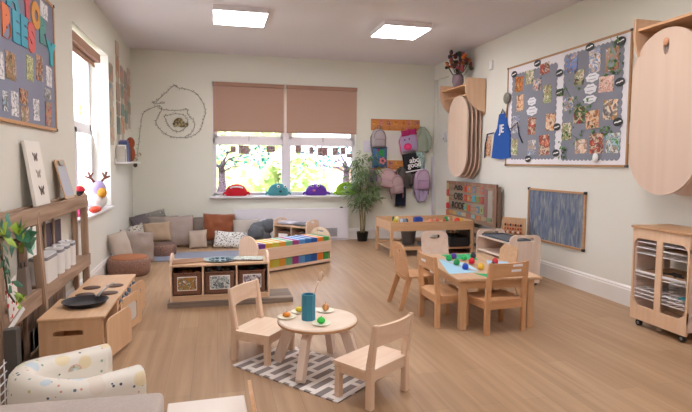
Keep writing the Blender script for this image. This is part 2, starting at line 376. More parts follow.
# ================================================================== CHAIRS AND TABLES
def square_chair(label, T, w, d, seat, top, wd, lean=.035, stickers=False, group='square-backed wooden toddler chairs'):
    t = thing('toddler_chair', label, 'chair', T, group); p = .038
    wz, wx = wd(2), wd(0); st = seat-.022
    for sx in (-1, 1):
        x = sx*(w/2-p/2)
        m = M(); m.beam((x, d/2-p/2, 0), (x, d/2-p/2, st), p, p, .005); m.done('leg', wz, t)
        m = M(); m.beam((x, -d/2+p/2, 0), (x, -d/2+p/2, seat+.02), p, p, .004); m.beam((x, -d/2+p/2, seat+.015), (x, -d/2+p/2-lean, top), p, p, .004, p*.85, p*.62); m.done('leg', wz, t)
    m = M(); m.box(-w/2+p*.5, w/2-p*.5, d/2-.028, d/2-.01, st-.045, st, .002); m.box(-w/2+p*.5, w/2-p*.5, -d/2+.01, -d/2+.028, st-.045, st, .002)
    for sx in (-1, 1): m.box(sx*(w/2-.019)-.008, sx*(w/2-.019)+.008, -d/2+p*.5, d/2-p*.5, st-.045, st, .002)
    m.done('apron', wx, t)
    m = M(); 
    t2 = bmesh.new(); n = 10
    for k, z in enumerate((st, seat)): pass
    m.plate([(-w/2+p, -d/2+.004), (w/2-p, -d/2+.004), (w/2-p, -d/2+p), (w/2+.002, -d/2+p), (w/2+.002, d/2+.006), (-w/2-.002, d/2+.006), (-w/2-.002, -d/2+p), (-w/2+p, -d/2+p)], (), .022, None, 0, st)
    t2.free(); m.done('seat', wx, t)
    # curved back slat between the posts
    m = M(); n = 8; hb = .115; tt = bmesh.new(); g = []
    for i in range(n+1):
        u = -1+2*i/n; x = u*(w/2-p*.5); yy = -d/2+p/2-lean*.8-.02*(1-u*u)
        zl = top-.01-hb+.012*(1-u*u)
        a = lean/(top-seat)
        row = []
        for z, th in ((zl, -.009), (top-.006, -.009), (top-.006, .009), (zl, .009)):
            y2 = -d/2+p/2-a*(z-seat)-.022*(1-u*u)+th; row.append(tt.verts.new((x, y2, z)))
        g.append(row)
    for a, b in zip(g, g[1:]):
        for k in range(4): tt.faces.new((a[k], b[k], b[(k+1) % 4], a[(k+1) % 4]))
    tt.faces.new(g[0]); tt.faces.new(g[-1][::-1]); bmesh.ops.recalc_face_normals(tt, faces=tt.faces[:])
    m.merge(tt, None, 0, False); m.done('backrest', wx, t)
    if stickers:
        for dz, dx in stickers:
            yb = -d/2+p/2-lean/(top-seat)*(top-dz-seat)-.022*(1-(dx/(w/2))**2)-.0115
            m = M(); m.box(dx-.045, dx+.045, yb, yb+.002, top-dz-.009, top-dz+.009, 0, T=None); m.done('name_sticker', paint('#f0ebf2', .4, .02), t)
    return t
def facing(x, y, ang): return TR(x, y, 0, R(ang-90))
square_chair('pale birch toddler chair with curved back, left of the round table', facing(.303, 3.495, -37.8), .345, .29, .205, .475, BIRCH)
square_chair('pale birch toddler chair in front of the round table, back to the viewer', facing(.848, 2.762, 125), .36, .26, .215, .462, BIRCH)
square_chair('warm beech chair at the left side of the rectangular table', facing(1.815, 3.95, 0), .372, .28, .262, .572, BEECH, .03, [(.055, 0.)])
square_chair('warm beech chair at the near end of the rectangular table, back to the viewer', facing(2.14, 3.69, 97), .37, .31, .262, .562, BEECH, .03, [(.025, .06), (.065, .05)])
def ply_chair(label, T, w=.33, d=.30, seat=.28, top=.575, col=None, narrow=.0, handle=True, hz=.055):
    t = thing('plywood_chair', label, 'chair', T, 'round-backed plywood chairs'); col = col or PALE
    hh = top-seat+.05; r = .09
    out = [(-w/2+narrow, -hh/2), (w/2-narrow, -hh/2)]
    for k in range(9): a = R(90*k/8); out.append((w/2-r+r*math.cos(a), hh/2-r*.75+r*.75*math.sin(a)))
    for k in range(9): a = R(90+90*k/8); out.append((-w/2+r+r*math.cos(a), hh/2-r*.75+r*.75*math.sin(a)))
    hole = [(.065*math.cos(R(180+180*k/10)), hh/2-hz+.035*math.sin(R(180+180*k/10))) for k in range(11)] + [(.05, hh/2-hz+.014), (-.05, hh/2-hz+.014)]
    m = M(); m.plate(out, [hole] if handle else [], .014, TR(0, -d/2+.02, seat-.05+hh/2, 0, R(10)) @ UPX); m.done('backrest', col(1), t)
    m = M(); m.plate(rrect(w-.02, d, .05), (), .016, TR(0, .01, seat-.016)); m.done('seat', col(0), t)
    for sx in (-1, 1):
        for y0, y1 in ((-d/2+.05, -d/2-.035), (d/2-.05, d/2+.02)):
            m = M(); m.beam((sx*(w/2-.005), y1, 0), (sx*(w/2-.03), y0, seat-.014), .022, .04, .003, .022, .055); m.done('leg', col(2), t)
    return t
ply_chair('plywood chair seen from the side, behind the left beech chair', facing(1.76, 4.46, 0), .33, .30, .30, .59, BEECH)
ply_chair('pale round-backed chair with half-moon handle hole at the far end of the rectangular table', facing(2.31, 5.13, -90), .31, .28, .28, .572, PALE)
ply_chair('small warm wooden chair with rounded back at the right side of the rectangular table', facing(2.715, 4.62, 195), .23, .28, .28, .50, OAK, 0, True, .20)
ply_chair('thin wooden chair at the bottom edge of the picture, seen edge-on beside the white table', facing(.275, 2.02, 0), .28, .28, .18, .43, BEECH, 0, False)

# rectangular table with corner inset legs
t = thing('activity_table', 'rectangular wooden table with blue and green paper and coloured eggs', 'table', TR(2.19, 4.155, 0, R(-5.2)))
tw, td, tz = .70, 1.10, .42
m = M(); m.box(-tw/2, tw/2, -td/2, td/2, tz-.022, tz, .006); m.done('tabletop', wood('#d6b393', '#c29c79', 1, 24, .4), t)
for sx in (-1, 1):
    for sy in (-1, 1):
        m = M(); m.box(sx*(tw/2-.07)-.028, sx*(tw/2-.07)+.028, sy*(td/2-.07)-.028, sy*(td/2-.07)+.028, 0, tz-.022, .006); m.done('leg', OAK(2), t)
m = M()
for sy in (-1, 1): m.box(-tw/2+.07, tw/2-.07, sy*(td/2-.06)-.009, sy*(td/2-.06)+.009, tz-.09, tz-.022, .002)
for sx in (-1, 1): m.box(sx*(tw/2-.06)-.009, sx*(tw/2-.06)+.009, -td/2+.07, td/2-.07, tz-.09, tz-.022, .002)
m.done('apron', OAK(0), t)
def sheet(label, pts, col, z=.4205, cat='paper', name='paper_sheet', group=None, th=.0012):
    c = Vector((sum(p[0] for p in pts)/len(pts), sum(p[1] for p in pts)/len(pts)))
    m = M(); m.plate([(p[0]-c.x, p[1]-c.y) for p in pts], (), th); o = m.done(name, paint(col, .7, .04), None, TR(c.x, c.y, z)); return tag(o, label, cat, group)
sheet('pale blue paper triangle under the blue egg, front left of the table', [(1.99, 4.44), (1.81, 3.83), (2.07, 3.84)], '#a9d6ef', .4206)
sheet('pale blue paper in the middle left of the table', [(2.00, 4.46), (2.16, 4.20), (2.09, 3.86)], '#b3daf0', .4222)
sheet('pale blue paper at the right edge of the table near the red egg', [(2.28, 4.05), (2.40, 4.30), (2.55, 4.20), (2.50, 3.90)], '#a9d3ee', .4206)
sheet('green paper strip along the far end of the table', [(2.11, 4.66), (2.45, 4.64), (2.33, 4.33), (2.10, 4.46)], '#2fb478', .4206)
sheet('small green paper triangle at the near end of the table', [(2.02, 3.80), (2.14, 3.76), (2.05, 3.66)], '#2aa870', .4206)
eggs = [('bright green egg at the far left of the table group', 2.045, 4.336, '#1fae5a'), ('purple egg among the green ones', 2.133, 4.42, '#5a3aa0'),
        ('green egg just in front of the purple egg', 2.028, 4.146, '#139a4e'), ('light green egg right of the purple egg', 2.20, 4.347, '#2cc46c'),
        ('dark grey egg at the far end of the table', 2.33, 4.42, '#34353f'), ('red egg in the middle of the table', 2.181, 4.162, '#d8182e'),
        ('blue egg nearest the front left', 2.012, 3.949, '#1747c0'), ('yellow egg at the front of the table', 2.141, 3.922, '#e8b93c'),
        ('red egg at the right, behind a dark one', 2.38, 4.11, '#cf1c30'), ('dark grey egg at the right, in front of a red one', 2.263, 3.94, '#33364a')]
for lab, x, y, c in eggs:
    m = M(); m.lathe([(0, 0), (.016, .001), (.024, .006), (.0275, .018), (.026, .032), (.020, .045), (.011, .053), (0, .056)], 18)
    tag(m.done('toy_egg', paint(c, .3, .03), None, TR(x, y, .424)), lab, 'toy', 'coloured eggs on the table')

# round table
t = thing('round_table', 'small round pale wooden table with splayed legs standing on the striped rug', 'table', TR(.615, 3.20, .008))
m = M(); m.lathe([(0, .285), (.238, .285), (.248, .288), (.252, .296), (.252, .305), (.247, .313), (.238, .316), (0, .316)], 48); m.done('tabletop', wood('#eedccc', '#e6cfba', 0, 14, .4), t)
m = M(); m.lathe([(.2522, .294), (.2527, .297), (.2527, .304), (.2522, .307), (.2522, .294)], 48); m.done('edge_band', wood('#d9a67a', '#c79468', 0, 14, .4), t)
for k in range(4):
    a = R(148+90*k); ca, sa = math.cos(a), math.sin(a)
    m = M(); Q = Matrix.Rotation(a, 4, 'Z')
    m.plate([(.245, 0), (.265, .0), (.292, .012), (.298, .03), (.225, .24), (.19, .275), (.10, .285), (.10, .262), (.16, .235), (.238, .015)], (), .044, Q @ Matrix(((1, 0, 0, 0), (0, 0, -1, .022), (0, 1, 0, 0), (0, 0, 0, 1))))
    m.done('leg', PALE(2), t)
m = M(); m.box(-.25, .25, -.43, .43, 0, .008, .003)
th = math.atan2(.63, .775)
c = Vector((.088, 3.349)) + Vector((.631, -.775))*.43 + Vector((.775, .631))*.25
tag(m.done('striped_rug', rug_mat(), None, TR(c.x, c.y, .0, th)), 'small white rug with broken grey stripes under the round table', 'rug')
TOPZ = .3245
def plate_obj(x, y, lab):
    m = M(); m.lathe([(0, 0), (.038, 0), (.058, .006), (.060, .009), (.057, .009), (.038, .004), (0, .004)], 32)
    tag(m.done('small_plate', paint('#ece6cf', .35, .04), None, TR(x, y, TOPZ)), lab, 'plate', 'four small plates on the round table')
PL = [(.425, 3.245), (.525, 3.345), (.695, 3.335), (.612, 3.068)]
plate_obj(*PL[0], 'small cream plate at the left edge of the round table, with an orange fruit'); plate_obj(*PL[1], 'small cream plate with a yellow lemon behind the teal cup')
plate_obj(*PL[2], 'small cream plate with an apricot at the far right of the round table'); plate_obj(*PL[3], 'small cream plate with a green ball at the front of the round table')
def fruit(i, lab, col, r, name, cat='toy fruit', dx=0., stem=True):
    t = thing(name, lab, cat, TR(PL[i][0]+dx, PL[i][1], TOPZ+.0045))
    m = M(); m.lathe([(0, 0), (r[0]*.5, .002), (r[0]*.92, r[1]*.5), (r[0], r[1]), (r[0]*.85, r[1]*1.55), (r[0]*.4, r[1]*1.95), (0, r[1]*2)], 20); m.done('fruit_body', paint(col, .45, .12, 30), t)
    if stem: m = M(); m.cyl((0, 0, r[1]*1.95), (.002, 0, r[1]*2+.006), .0022, .0015, 6); m.done('stem', paint('#6b5a34', .7), t)
fruit(0, 'orange toy fruit on the left plate', '#f0912a', (.026, .016), 'toy_orange'); fruit(1, 'yellow toy lemon behind the teal cup', '#e8d23e', (.024, .017), 'toy_lemon', dx=-.005)
fruit(2, 'apricot coloured toy fruit on the far right plate', '#dc9a5e', (.023, .024), 'toy_apricot'); fruit(3, 'bright green toy fruit on the front plate', '#35cf4b', (.025, .02), 'toy_lime')
t = thing('wooden_cup', 'teal blue painted wooden beaker standing on the round table', 'cup', TR(.553, 3.178, TOPZ))
oc = [(.044*math.cos(R(22.5+45*k)), .044*math.sin(R(22.5+45*k))) for k in range(8)]; ic = [(x*.8, y*.8) for x, y in oc]
m = M(); m.plate(oc, [ic], .155, TR(0, 0, .006)); m.plate(oc, (), .006); m.done('cup_body', paint('#3b8dab', .55, .12, 20), t)
t = thing('wooden_spoon', 'wooden spoon standing in the teal beaker, bowl up', 'spoon', TR(.553, 3.178, TOPZ+.012))
m = M(); m.tube([(-.01, 0, 0), (.02, .0, .09), (.05, .0, .185), (.066, .0, .225)], [.0055, .006, .0055, .007], 8); m.done('handle', BIRCH(2), t)
m = M(); m.ball((0, 0, 0), (.019, .007, .032), 14, TR(.078, 0, .258, 0, 0, R(19))); m.done('spoon_bowl', BIRCH(2), t)
# low white table in the foreground
t = thing('low_table', 'low white-topped table cut off by the bottom edge of the picture', 'table', TR(-.10, 1.93, 0, R(2)))
m = M(); m.box(-.09, .215, -.24, .24, .305, .33, .006); m.done('tabletop', paint('#f2e6de', .4, .03), t)
for sx in (-1, 1):
    for sy in (-1, 1): m = M(); m.box(.0625+sx*.125-.02, .0625+sx*.125+.02, sy*.2-.02, sy*.2+.02, 0, .305, .004); m.done('leg', BIRCH(2), t)
# sofa in the foreground
UPH = paint('#cbbdb6', .95, .22, 90, .35, 300)
t = thing('upholstered_sofa', 'grey-beige woven sofa back filling the bottom left edge of the picture', 'sofa', TR(-.2, 2.12, 0, R(-2)))
m = M(); m.box(-1.0, -.005, -.22, -.0, .06, .405, .03, seg=4); m.done('backrest', UPH, t)
m = M(); m.box(-1.0, -.02, -.75, -.2, .06, .24, .03, seg=4); m.done('seat', UPH, t)
for x in (-.95, -.07):
    for y in (-.7, -.06): m = M(); m.cyl((x, y, 0), (x, y, .07), .018, .024, 10); m.done('leg', BEECH(2), t)

# ================================================================== READING CORNER (back left)
def lean(x, y, z, w, h, t, rz, tilt, roll=0): 
    """cushion standing on its lower edge, face towards -Y turned by rz, leaning back by tilt"""
    return TR(x, y, z, rz) @ Matrix.Rotation(-tilt, 4, 'X') @ UPX @ Matrix.Rotation(roll, 4, 'Z') @ Matrix.Translation((0, h/2, 0))
def cushion(label, x, y, z, w, h, t, rz, tilt, mat, roll=0, wr=.02, name='cushion', cat='cushion'):
    m = M(); m.pillow(w, h, t, None, 0, 18, wr, rnd.random()*50)
    return tag(m.done(name, mat, None, lean(x, y, z, w, h, t, R(rz), R(tilt), R(roll))), label, cat, 'cushions in the reading corner')
fab = lambda c, v=.12: paint(c, .95, v, 60, .3, 320)
ZM = .008
m = M(); m.plate(rrect(1.55, .62, .12), (), .012)
tag(m.done('floor_mat', paint('#8e92a3', .95, .1, 30, .2, 200), None, TR(-.12, 7.42, 0)), 'thin blue-grey mat on the floor behind the basket shelf', 'mat')
PATB = spots_mat('scribble_print', '#e4e0dc', ['#3a3a40', '#4a494e', '#2e2e34'], 34, .33, .9, (1, 1.4, 1))
CHEV = spots_mat('chevron_print', '#c9c0b5', ['#5f6a66', '#77776f', '#4e5653'], 24, .36, .9, (1, 2, 1))
GREYP = spots_mat('leaf_print', '#8e8d89', ['#6c7470', '#a9a49c'], 20, .34, .9)
cushion('dark grey-mauve cushion in the corner behind the others', -1.01, 8.27, .12, .32, .40, .12, 50, 20, fab('#6f666b'), 8)
cushion('grey leaf-patterned cushion tipped against the back wall, left', -.92, 8.46, .24, .44, .30, .13, 8, 18, GREYP, 14)
cushion('grey-beige cushion behind the tan square one', -.80, 8.32, .10, .46, .38, .14, 4, 16, fab('#a39a92'))
cushion('large pinkish beige square cushion against the back wall', -.56, 8.26, ZM-.005, .46, .48, .16, -4, 14, fab('#b8a79f'), 3)
cushion('small taupe cushion half hidden behind the large beige one and the rust one', -.29, 8.42, .20, .34, .24, .10, 0, 10, fab('#8f837b'))
cushion('small cream cushion in front of the rust one', -.27, 8.10, ZM-.01, .27, .28, .10, 3, 14, fab('#c6b4a4'), 2)
cushion('rust-orange velvet cushion against the back wall', .02, 8.30, .075, .50, .43, .16, -3, 14, paint('#9a4f22', .7, .35, 9, .3, 20, sheen=.5), -2, .05)
cushion('black and white scribble-print cushion lying in front of the rust one', .19, 8.02, ZM-.005, .50, .26, .14, -6, 24, PATB, -4, .03)
cushion('cream cushion beside the white panel, behind the scribble-print one', .45, 8.22, .10, .42, .32, .14, -4, 18, fab('#c3b9b0'))
cushion('chevron-patterned cushion standing edge-on beside the rear pouffe', -1.005, 7.86, 0.0, .36, .42, .11, 66, 16, CHEV, 4)
cushion('pale beige cushion leaning on the left wall behind the front pouffe', -1.07, 6.64, .13, .30, .34, .09, 58, 14, fab('#c4b7aa'), 6)
cushion('taupe cushion with folds on the front pouffe seat edge, left wall', -.95, 6.82, .06, .42, .40, .12, 30, 22, fab('#9f8f86'), -8, .04)
cushion('grey cushion lying behind the taupe one on the left', -.98, 7.12, .03, .40, .36, .16, 50, 34, fab('#8d8688'), -16)
def pouffe(label, x, y, r, h, top):
    t = thing('woven_pouffe', label, 'pouffe', TR(x, y, 0), 'brown woven pouffes')
    m = M(); m.lathe([(0, 0), (r*.86, 0), (r*.97, h*.12), (r, h*.4), (r, h*.62), (r*.96, h*.85), (r*.86, h*.94), (0, h*.94)], 36); m.done('woven_side', spots_mat('wicker_'+label[:4], '#8c6a5c', ['#5c4138', '#a98673', '#73564a'], 46, .3, .85, (1, 1, 2)), t)
    m = M(); m.lathe([(0, h*1.03), (r*.5, h*1.02), (r*.84, h*.98), (r*.87, h*.93), (0, h*.93)], 36); m.done('cushion_top', paint(top, .9, .25, 30, .3, 200), t)
pouffe('round brown woven pouffe with orange-brown top, by the left wall near the toy kitchen', -.985, 6.40, .235, .21, '#b0704c')
pouffe('round brown woven pouffe at the back under the tan square cushion', -.745, 7.62, .20, .17, '#7d6258')
o = cushion('tan square cushion standing on the rear pouffe', -.80, 7.72, .17, .37, .28, .12, 6, 16, fab('#b59c84'), 3)
m = M()
for k in range(7):
    a = k*.9; m.ball((.09*math.cos(a)+.02*k-.05, .05*math.sin(a*1.7), .08+.02*k), (.13, .10, .075), 14)
bm = m.bm
for v in bm.verts: v.co += Vector((noise.noise(v.co*14), noise.noise(v.co*14+Vector((5, 0, 0))), noise.noise(v.co*14+Vector((0, 7, 0)))))*.03
tag(m.done('folded_throw', paint('#6c7077', .95, .2, 20, .3, 120), None, TR(.66, 8.10, ZM+.04) @ Matrix.Scale(1.35, 4, Vector((0, 0, 1)))), 'slate grey throw bundled up beside the black and white cushion', 'throw')
# white low panel (heater cover) along the back wall
t = thing('heater_cover', 'low white panel along the back wall under the window with a grey grille', 'heater', TR(.26, YB-.11, 0))
m = M(); m.box(0, 1.89, 0, .085, .04, .545, .006); m.done('cover_panel', paint('#eae6ee', .4, .02), t)
m = M(); m.box(0.02, 1.87, .01, .085, 0, .04); m.done('plinth', paint('#c9c5cc', .5), t)
m = M()
for k in range(9): m.box(1.40, 1.70, -.006, .002, .075+k*.016, .083+k*.016)
m.done('grille', paint('#8f8b95', .5), t)
m = M(); m.ball((1.78, -.004+.045, .545), (.03, .02, .022), 10); m.done('thermostat_knob', DGREY, t)

# ---- basket shelf in front of the reading corner
def basket(label, T, w, d, h, pic, grp, fill):
    t = thing('storage_basket', label, 'basket', T, grp)
    WK = spots_mat('basket_weave', '#7c5543', ['#553628', '#8f6a55', '#6a4737'], 60, .32, .85, (1, 1, 2.2)) if 'bw' not in CACHE else CACHE['bw']; CACHE['bw'] = WK
    m = M(); o = rrect(w, d, .03); i = rrect(w-.02, d-.02, .022); m.plate(o, [i], h, TR(0, 0, 0)); m.plate(o, (), .01)
    m.tube([(x*1.01, y*1.01, h) for x, y in o+[o[0]]], .008, 6, cap=False); m.done('woven_body', WK, t)
    if pic: m = M(); m.box(-w*.32, w*.32, -d/2-.006, -d/2-.003, h*.26, h*.82, 0); m.done('picture_card', [photo_mat(pic, 40)], t)
    m = M(); m.box(-w*.34, w*.34, -d/2-.003, -d/2-.0005, h*.22, h*.86, 0); m.done('card_backing', CARDW, t)
    m = M()
    for k in range(9): m.ball((rnd.uniform(-w*.36, w*.36), rnd.uniform(-d*.34, d*.34), h*.86+rnd.uniform(0, .02)), (.03, .026, .02), 10, mi=k % len(fill))
    tag(m.done('contents', [paint(c, .6, .2) for c in fill], t), kind='stuff')
    return t
SX0, SX1, SY0, SY1 = -.41, .475, 4.84, 5.19
t = thing('toy_shelf', 'low birch shelf unit with three basket bays, in front of the reading corner', 'shelf', TR(0, 0, .045))
SW = wood('#e4c3a2', '#d4ae8a', 0, 24, .45)
for x in (SX0, SX1-.018):
    m = M(); m.plate([(SY0, 0), (SY1, 0), (SY1, .30)] + [(SY1-.03-(SY1-SY0-.06)/2*(1-math.cos(R(180*k/12)))*1.0, .36+.055*math.sin(R(180*k/12))) for k in range(0, 13)] + [(SY0, .33)], (), .018, Matrix(((0, 0, 1, x), (1, 0, 0, 0), (0, 1, 0, 0), (0, 0, 0, 1)))); m.done('end_panel', BIRCH(1), t)
m = M(); m.box(SX0+.018, SX1-.018, SY0+.005, SY1-.005, .315, .333, .002); m.done('top_shelf', SW, t)
m = M(); m.box(SX0+.018, SX1-.018, SY0+.005, SY1-.005, .035, .053, .002); m.box(SX0+.018, SX1-.018, SY0+.01, SY0+.025, 0.0, .035); m.done('bottom_shelf', SW, t)
m = M(); m.box(SX0+.018, SX1-.018, SY1-.012, SY1-.004, .053, .315); m.done('back_panel', SW, t)
for x in (-.125, .175): m = M(); m.box(x-.008, x+.008, SY0+.01, SY1-.012, .053, .315, .001); m.done('divider', BIRCH(1), t)
basket('brown wicker basket with a picture of bowls, left bay of the low shelf', TR(-.262, 5.005, .099), .25, .31, .20, ['#dfe3df', '#5e6b3a', '#c98a3a', '#3a3a3a', '#e8e2d8'], 'wicker baskets in the low shelf', ['#8c4a38', '#333333', '#c98350'])
basket('brown wicker basket with a blue-grey picture, middle bay of the low shelf', TR(.025, 5.005, .099), .265, .31, .20, ['#55727a', '#dfe6e6', '#2e3a40', '#b9cdd2'], 'wicker baskets in the low shelf', ['#7c8aa8', '#a98866', '#d8d6d8'])
basket('brown wicker basket with a purple-grey picture, right bay of the low shelf', TR(.315, 5.005, .099), .245, .31, .20, ['#8a7a92', '#e3dfe5', '#4a4250', '#b8a8b8'], 'wicker baskets in the low shelf', ['#7c3b30', '#6a6a70'])
ZS = .045+.334
m = M(); 
for k in range(4): m.box(-.17+k*.003, .15+k*.004, -.09+k*.05, -.05+k*.05, .0, .012, .003)
tag(m.done('wooden_board', wood('#b98f70', '#94694c', 0, 30, .6), None, TR(-.262, 5.0, ZS, R(14))), 'brown slatted wooden board lying on the left end of the low shelf', 'board')
t = thing('round_tray', 'round silver-blue tray on the middle of the low shelf', 'tray', TR(.03, 5.01, ZS))
m = M(); m.lathe([(0, 0), (.13, 0), (.148, .012), (.152, .016), (.146, .016), (.128, .005), (0, .005)], 36, Matrix.Diagonal((1.02, .92, 1, 1))); m.done('tray_dish', paint('#9fb2bd', .3, .15, 20, metal=.5), t)
m = M()
for k in range(10): a = k*.628; m.ball((.085*math.cos(a), .07*math.sin(a), .012), (.02, .018, .008), 8)
m.done('bead_ring', paint('#6d7f8b', .5, .2), t)
for k, (lab, col) in enumerate((('grey picture book lying open on the right end of the low shelf', '#a9a4aa'), ('brown folded cloth tray under the grey book on the low shelf', '#8f6f60'))):
    m = M(); m.box(-.14, .13, -.09, .09, 0, .008 if k else .007, .002); tag(m.done('picture_book' if not k else 'folded_cloth', photo_mat(['#8d8a92', '#c9c6cd', '#6b6570', '#dcd9dc'], 30) if not k else paint(col, .8, .2), None, TR(.30, 5.01, ZS+(.009 if not k else 0), R(-12+8*k))), lab, 'book' if not k else 'cloth')
m = M(); m.box(SX0-.02, .69, 4.80, 5.16, 0, .045, .004)
tag(m.done('timber_plinth', WEATHER(0), None, TR()), 'weathered grey plank base under the low basket shelf', 'plank')

# ---- rainbow play cot / bench
RB = ['#6f3d92', '#e0b23a', '#c9c04a', '#dd9a3c', '#79b98a', '#a23f86', '#5a93cf', '#2f72b8', '#2457a6', '#e8832f', '#4d9f4d']
ca = Vector((.50, 6.06)); cb = Vector((1.43, 6.60)); L = (cb-ca).length+.02; ang = math.atan2(cb.y-ca.y, cb.x-ca.x)
t = thing('play_cot', 'birch play cot with rainbow striped mattress and solid end panels, behind the basket shelf', 'cot', TR(ca.x, ca.y, 0, ang))
def endpanel(x, hgt, holes):
    m = M(); D = .40; out = [(0, 0), (D, 0), (D, .26)] + [(D/2+D/2*math.cos(R(180*k/16)), hgt-.17+.17*math.sin(R(180*k/16))**.8) for k in range(1, 16)] + [(0, .26)]
    hl = [rrect(.13, .028, .013, 4, D/2, hgt-.05)] if holes else []
    m.plate(out, hl, .018, Matrix(((0, 0, 1, x), (1, 0, 0, 0), (0, 1, 0, 0), (0, 0, 0, 1)))); return m
endpanel(-.05, .43, False).done('end_panel', BIRCH(2), t); endpanel(L-.018, .45, True).done('end_panel', BIRCH(2), t)
m = M(); m.box(-.032, L-.018, 0, .016, .155, .295, .002); m.done('side_rail', BIRCH(0), t)
m = M(); m.box(-.032, L-.018, .38, .396, .155, .295, .002); m.done('side_rail', BIRCH(0), t)
m = M(); m.box(-.032, L-.018, 0, .018, .02, .055, .002); m.box(-.032, L-.018, .018, .38, .03, .05); m.done('base_rail', BIRCH(0), t)
def stripes(nm, z0, z1, y0, y1, b):
    m = M(); n = 11; x0, x1 = -.028, L-.022
    mats = [paint(c, .75, .06) for c in RB]+[paint('#e9e9ee', .8, .03)]
    for k in range(n):
        a = x0+(x1-x0)*k/n; e = x0+(x1-x0)*(k+1)/n
        if nm == 'mattress': m.box(a, e, y0, y1, z0, z1, 0, mi=k); m.box(a+.01, a+.034, y0+.03, y1-.001, z1-.002, z1+.001, 0, mi=11)
        else: m.box(a, e, y0, y1, z0, z1, 0, mi=k)
    m.done(nm, mats, t)
stripes('mattress', .24, .345, .02, .375, .01); stripes('striped_blanket', .055, .145, .022, .372, 0)

# ---- second low shelf behind the cot
S2 = TR(.82, 7.80, 0, R(-46))
t = thing('toy_shelf', 'low birch shelf with a basket standing behind the rainbow cot by the white panel', 'shelf', S2)
for x in (0, .60):
    m = M(); m.plate([(0, 0), (.30, 0), (.30, .38)] + [(.15+.15*math.cos(R(180*k/12)), .40+.07*math.sin(R(180*k/12))**.6) for k in range(1, 12)] + [(0, .38)], [rrect(.12, .026, .012, 4, .15, .435)], .018, Matrix(((0, 0, 1, x), (1, 0, 0, 0), (0, 1, 0, 0), (0, 0, 0, 1)))); m.done('end_panel', BIRCH(2), t)
m = M(); m.box(.018, .60, .005, .295, .355, .373, .002); m.done('top_shelf', SW, t)
m = M(); m.box(.018, .60, .005, .295, .04, .058, .002); m.done('bottom_shelf', SW, t)
m = M(); m.box(.018, .60, .285, .293, .058, .355); m.done('back_panel', SW, t)
m = M(); m.box(.32, .335, .01, .285, .058, .355, .001); m.done('divider', BIRCH(2), t)
basket('brown basket in the left bay of the shelf behind the rainbow cot', S2 @ TR(.168, .145, .059), .25, .24, .22, None, 'baskets behind the cot', ['#6a6a70', '#a98866'])
basket('brown basket in the right bay of the shelf behind the rainbow cot', S2 @ TR(.468, .145, .059), .22, .24, .22, None, 'baskets behind the cot', ['#c9c9cf', '#8a8a90'])
for k, (x, c, lab) in enumerate(((.16, '#cfc8d4', 'pale lilac-grey folded cloth on the left of the shelf behind the cot'), (.44, '#77787f', 'dark grey folded cloth on the right of the shelf behind the cot'))):
    m = M(); m.pillow(.26, .22, .05, None, 0, 12, .015, k*7.); tag(m.done('folded_cloth', paint(c, .9, .2, 20), None, S2 @ TR(x, .15, .398)), lab, 'cloth')

# ---- bamboo plant in black pot
t = thing('bamboo_plant', 'tall green artificial bamboo in a small black pot between window and pegs', 'plant', TR(2.365, 8.36, 0))
m = M(); m.lathe([(0, 0), (.078, 0), (.098, .15), (.102, .155), (.094, .155), (.088, .13), (0, .13)], 24); m.done('pot', BLACK, t)
LM = [paint('#6d8a50', .6, .3), paint('#567548', .6, .3), paint('#8aa468', .6, .3)]
tops = []
for k in range(5):
    a = k*1.26; p = [(.03*math.cos(a), .03*math.sin(a), .12)]
    hx, hy = .13*math.cos(a+.4), .10*math.sin(a+.4)
    for s in range(1, 8): q = s/7; p.append((p[0][0]+hx*q*q+.008*math.sin(q*9+k), p[0][1]+hy*q*q-.0*q, .12+(1.32-.07*k)*q))
    m = M(); m.tube(p, [.010-.0009*i for i in range(8)], 7); m.done('cane', paint('#9c8a5c', .6, .25), t); tops.append(p)
m = M()
for p in tops:
    for i in range(55):
        q = rnd.uniform(.38, 1.03); k = min(6, int(q*7)); b = Vector(p[k]).lerp(Vector(p[min(7, k+1)]), q*7-k if q < 1 else 1)
        a = rnd.uniform(0, 6.28); out = rnd.uniform(.02, .20)*(1.1-abs(q-.62)); base = b+Vector((math.cos(a)*out*1.25, math.sin(a)*out*.8, rnd.uniform(-.03, .06)))
        base.y = min(base.y, .05)
        for j in range(3):
            d = Vector((math.cos(a+rnd.uniform(-.9, .9)), math.sin(a+rnd.uniform(-.9, .9))*.7-.15, rnd.uniform(-.9, .35)))
            m.leaf(base, d, (0, 0, 1), rnd.uniform(.09, .16), rnd.uniform(.020, .032), mi=rnd.randrange(3))
m.done('foliage', LM, t)
for sx in ((-.2, -.05, .95), (.25, -.05, .92), (.2, -.03, .72)):
    m = M(); b = Vector((.02, 0, sx[2]-.12)); e = Vector(sx); m.tube([b, (b+e)/2+Vector((0, 0, .03)), e], .003, 5)
    for i in range(10):
        q = i/9; m.leaf(b.lerp(e, q), Vector((math.copysign(.6, sx[0])*rnd.uniform(.4, 1), rnd.uniform(-.5, .2), rnd.uniform(-.9, .5))), (0, 0, 1), .10, .016, mi=0)
    m.done('side_branch', [LM[0]], t)

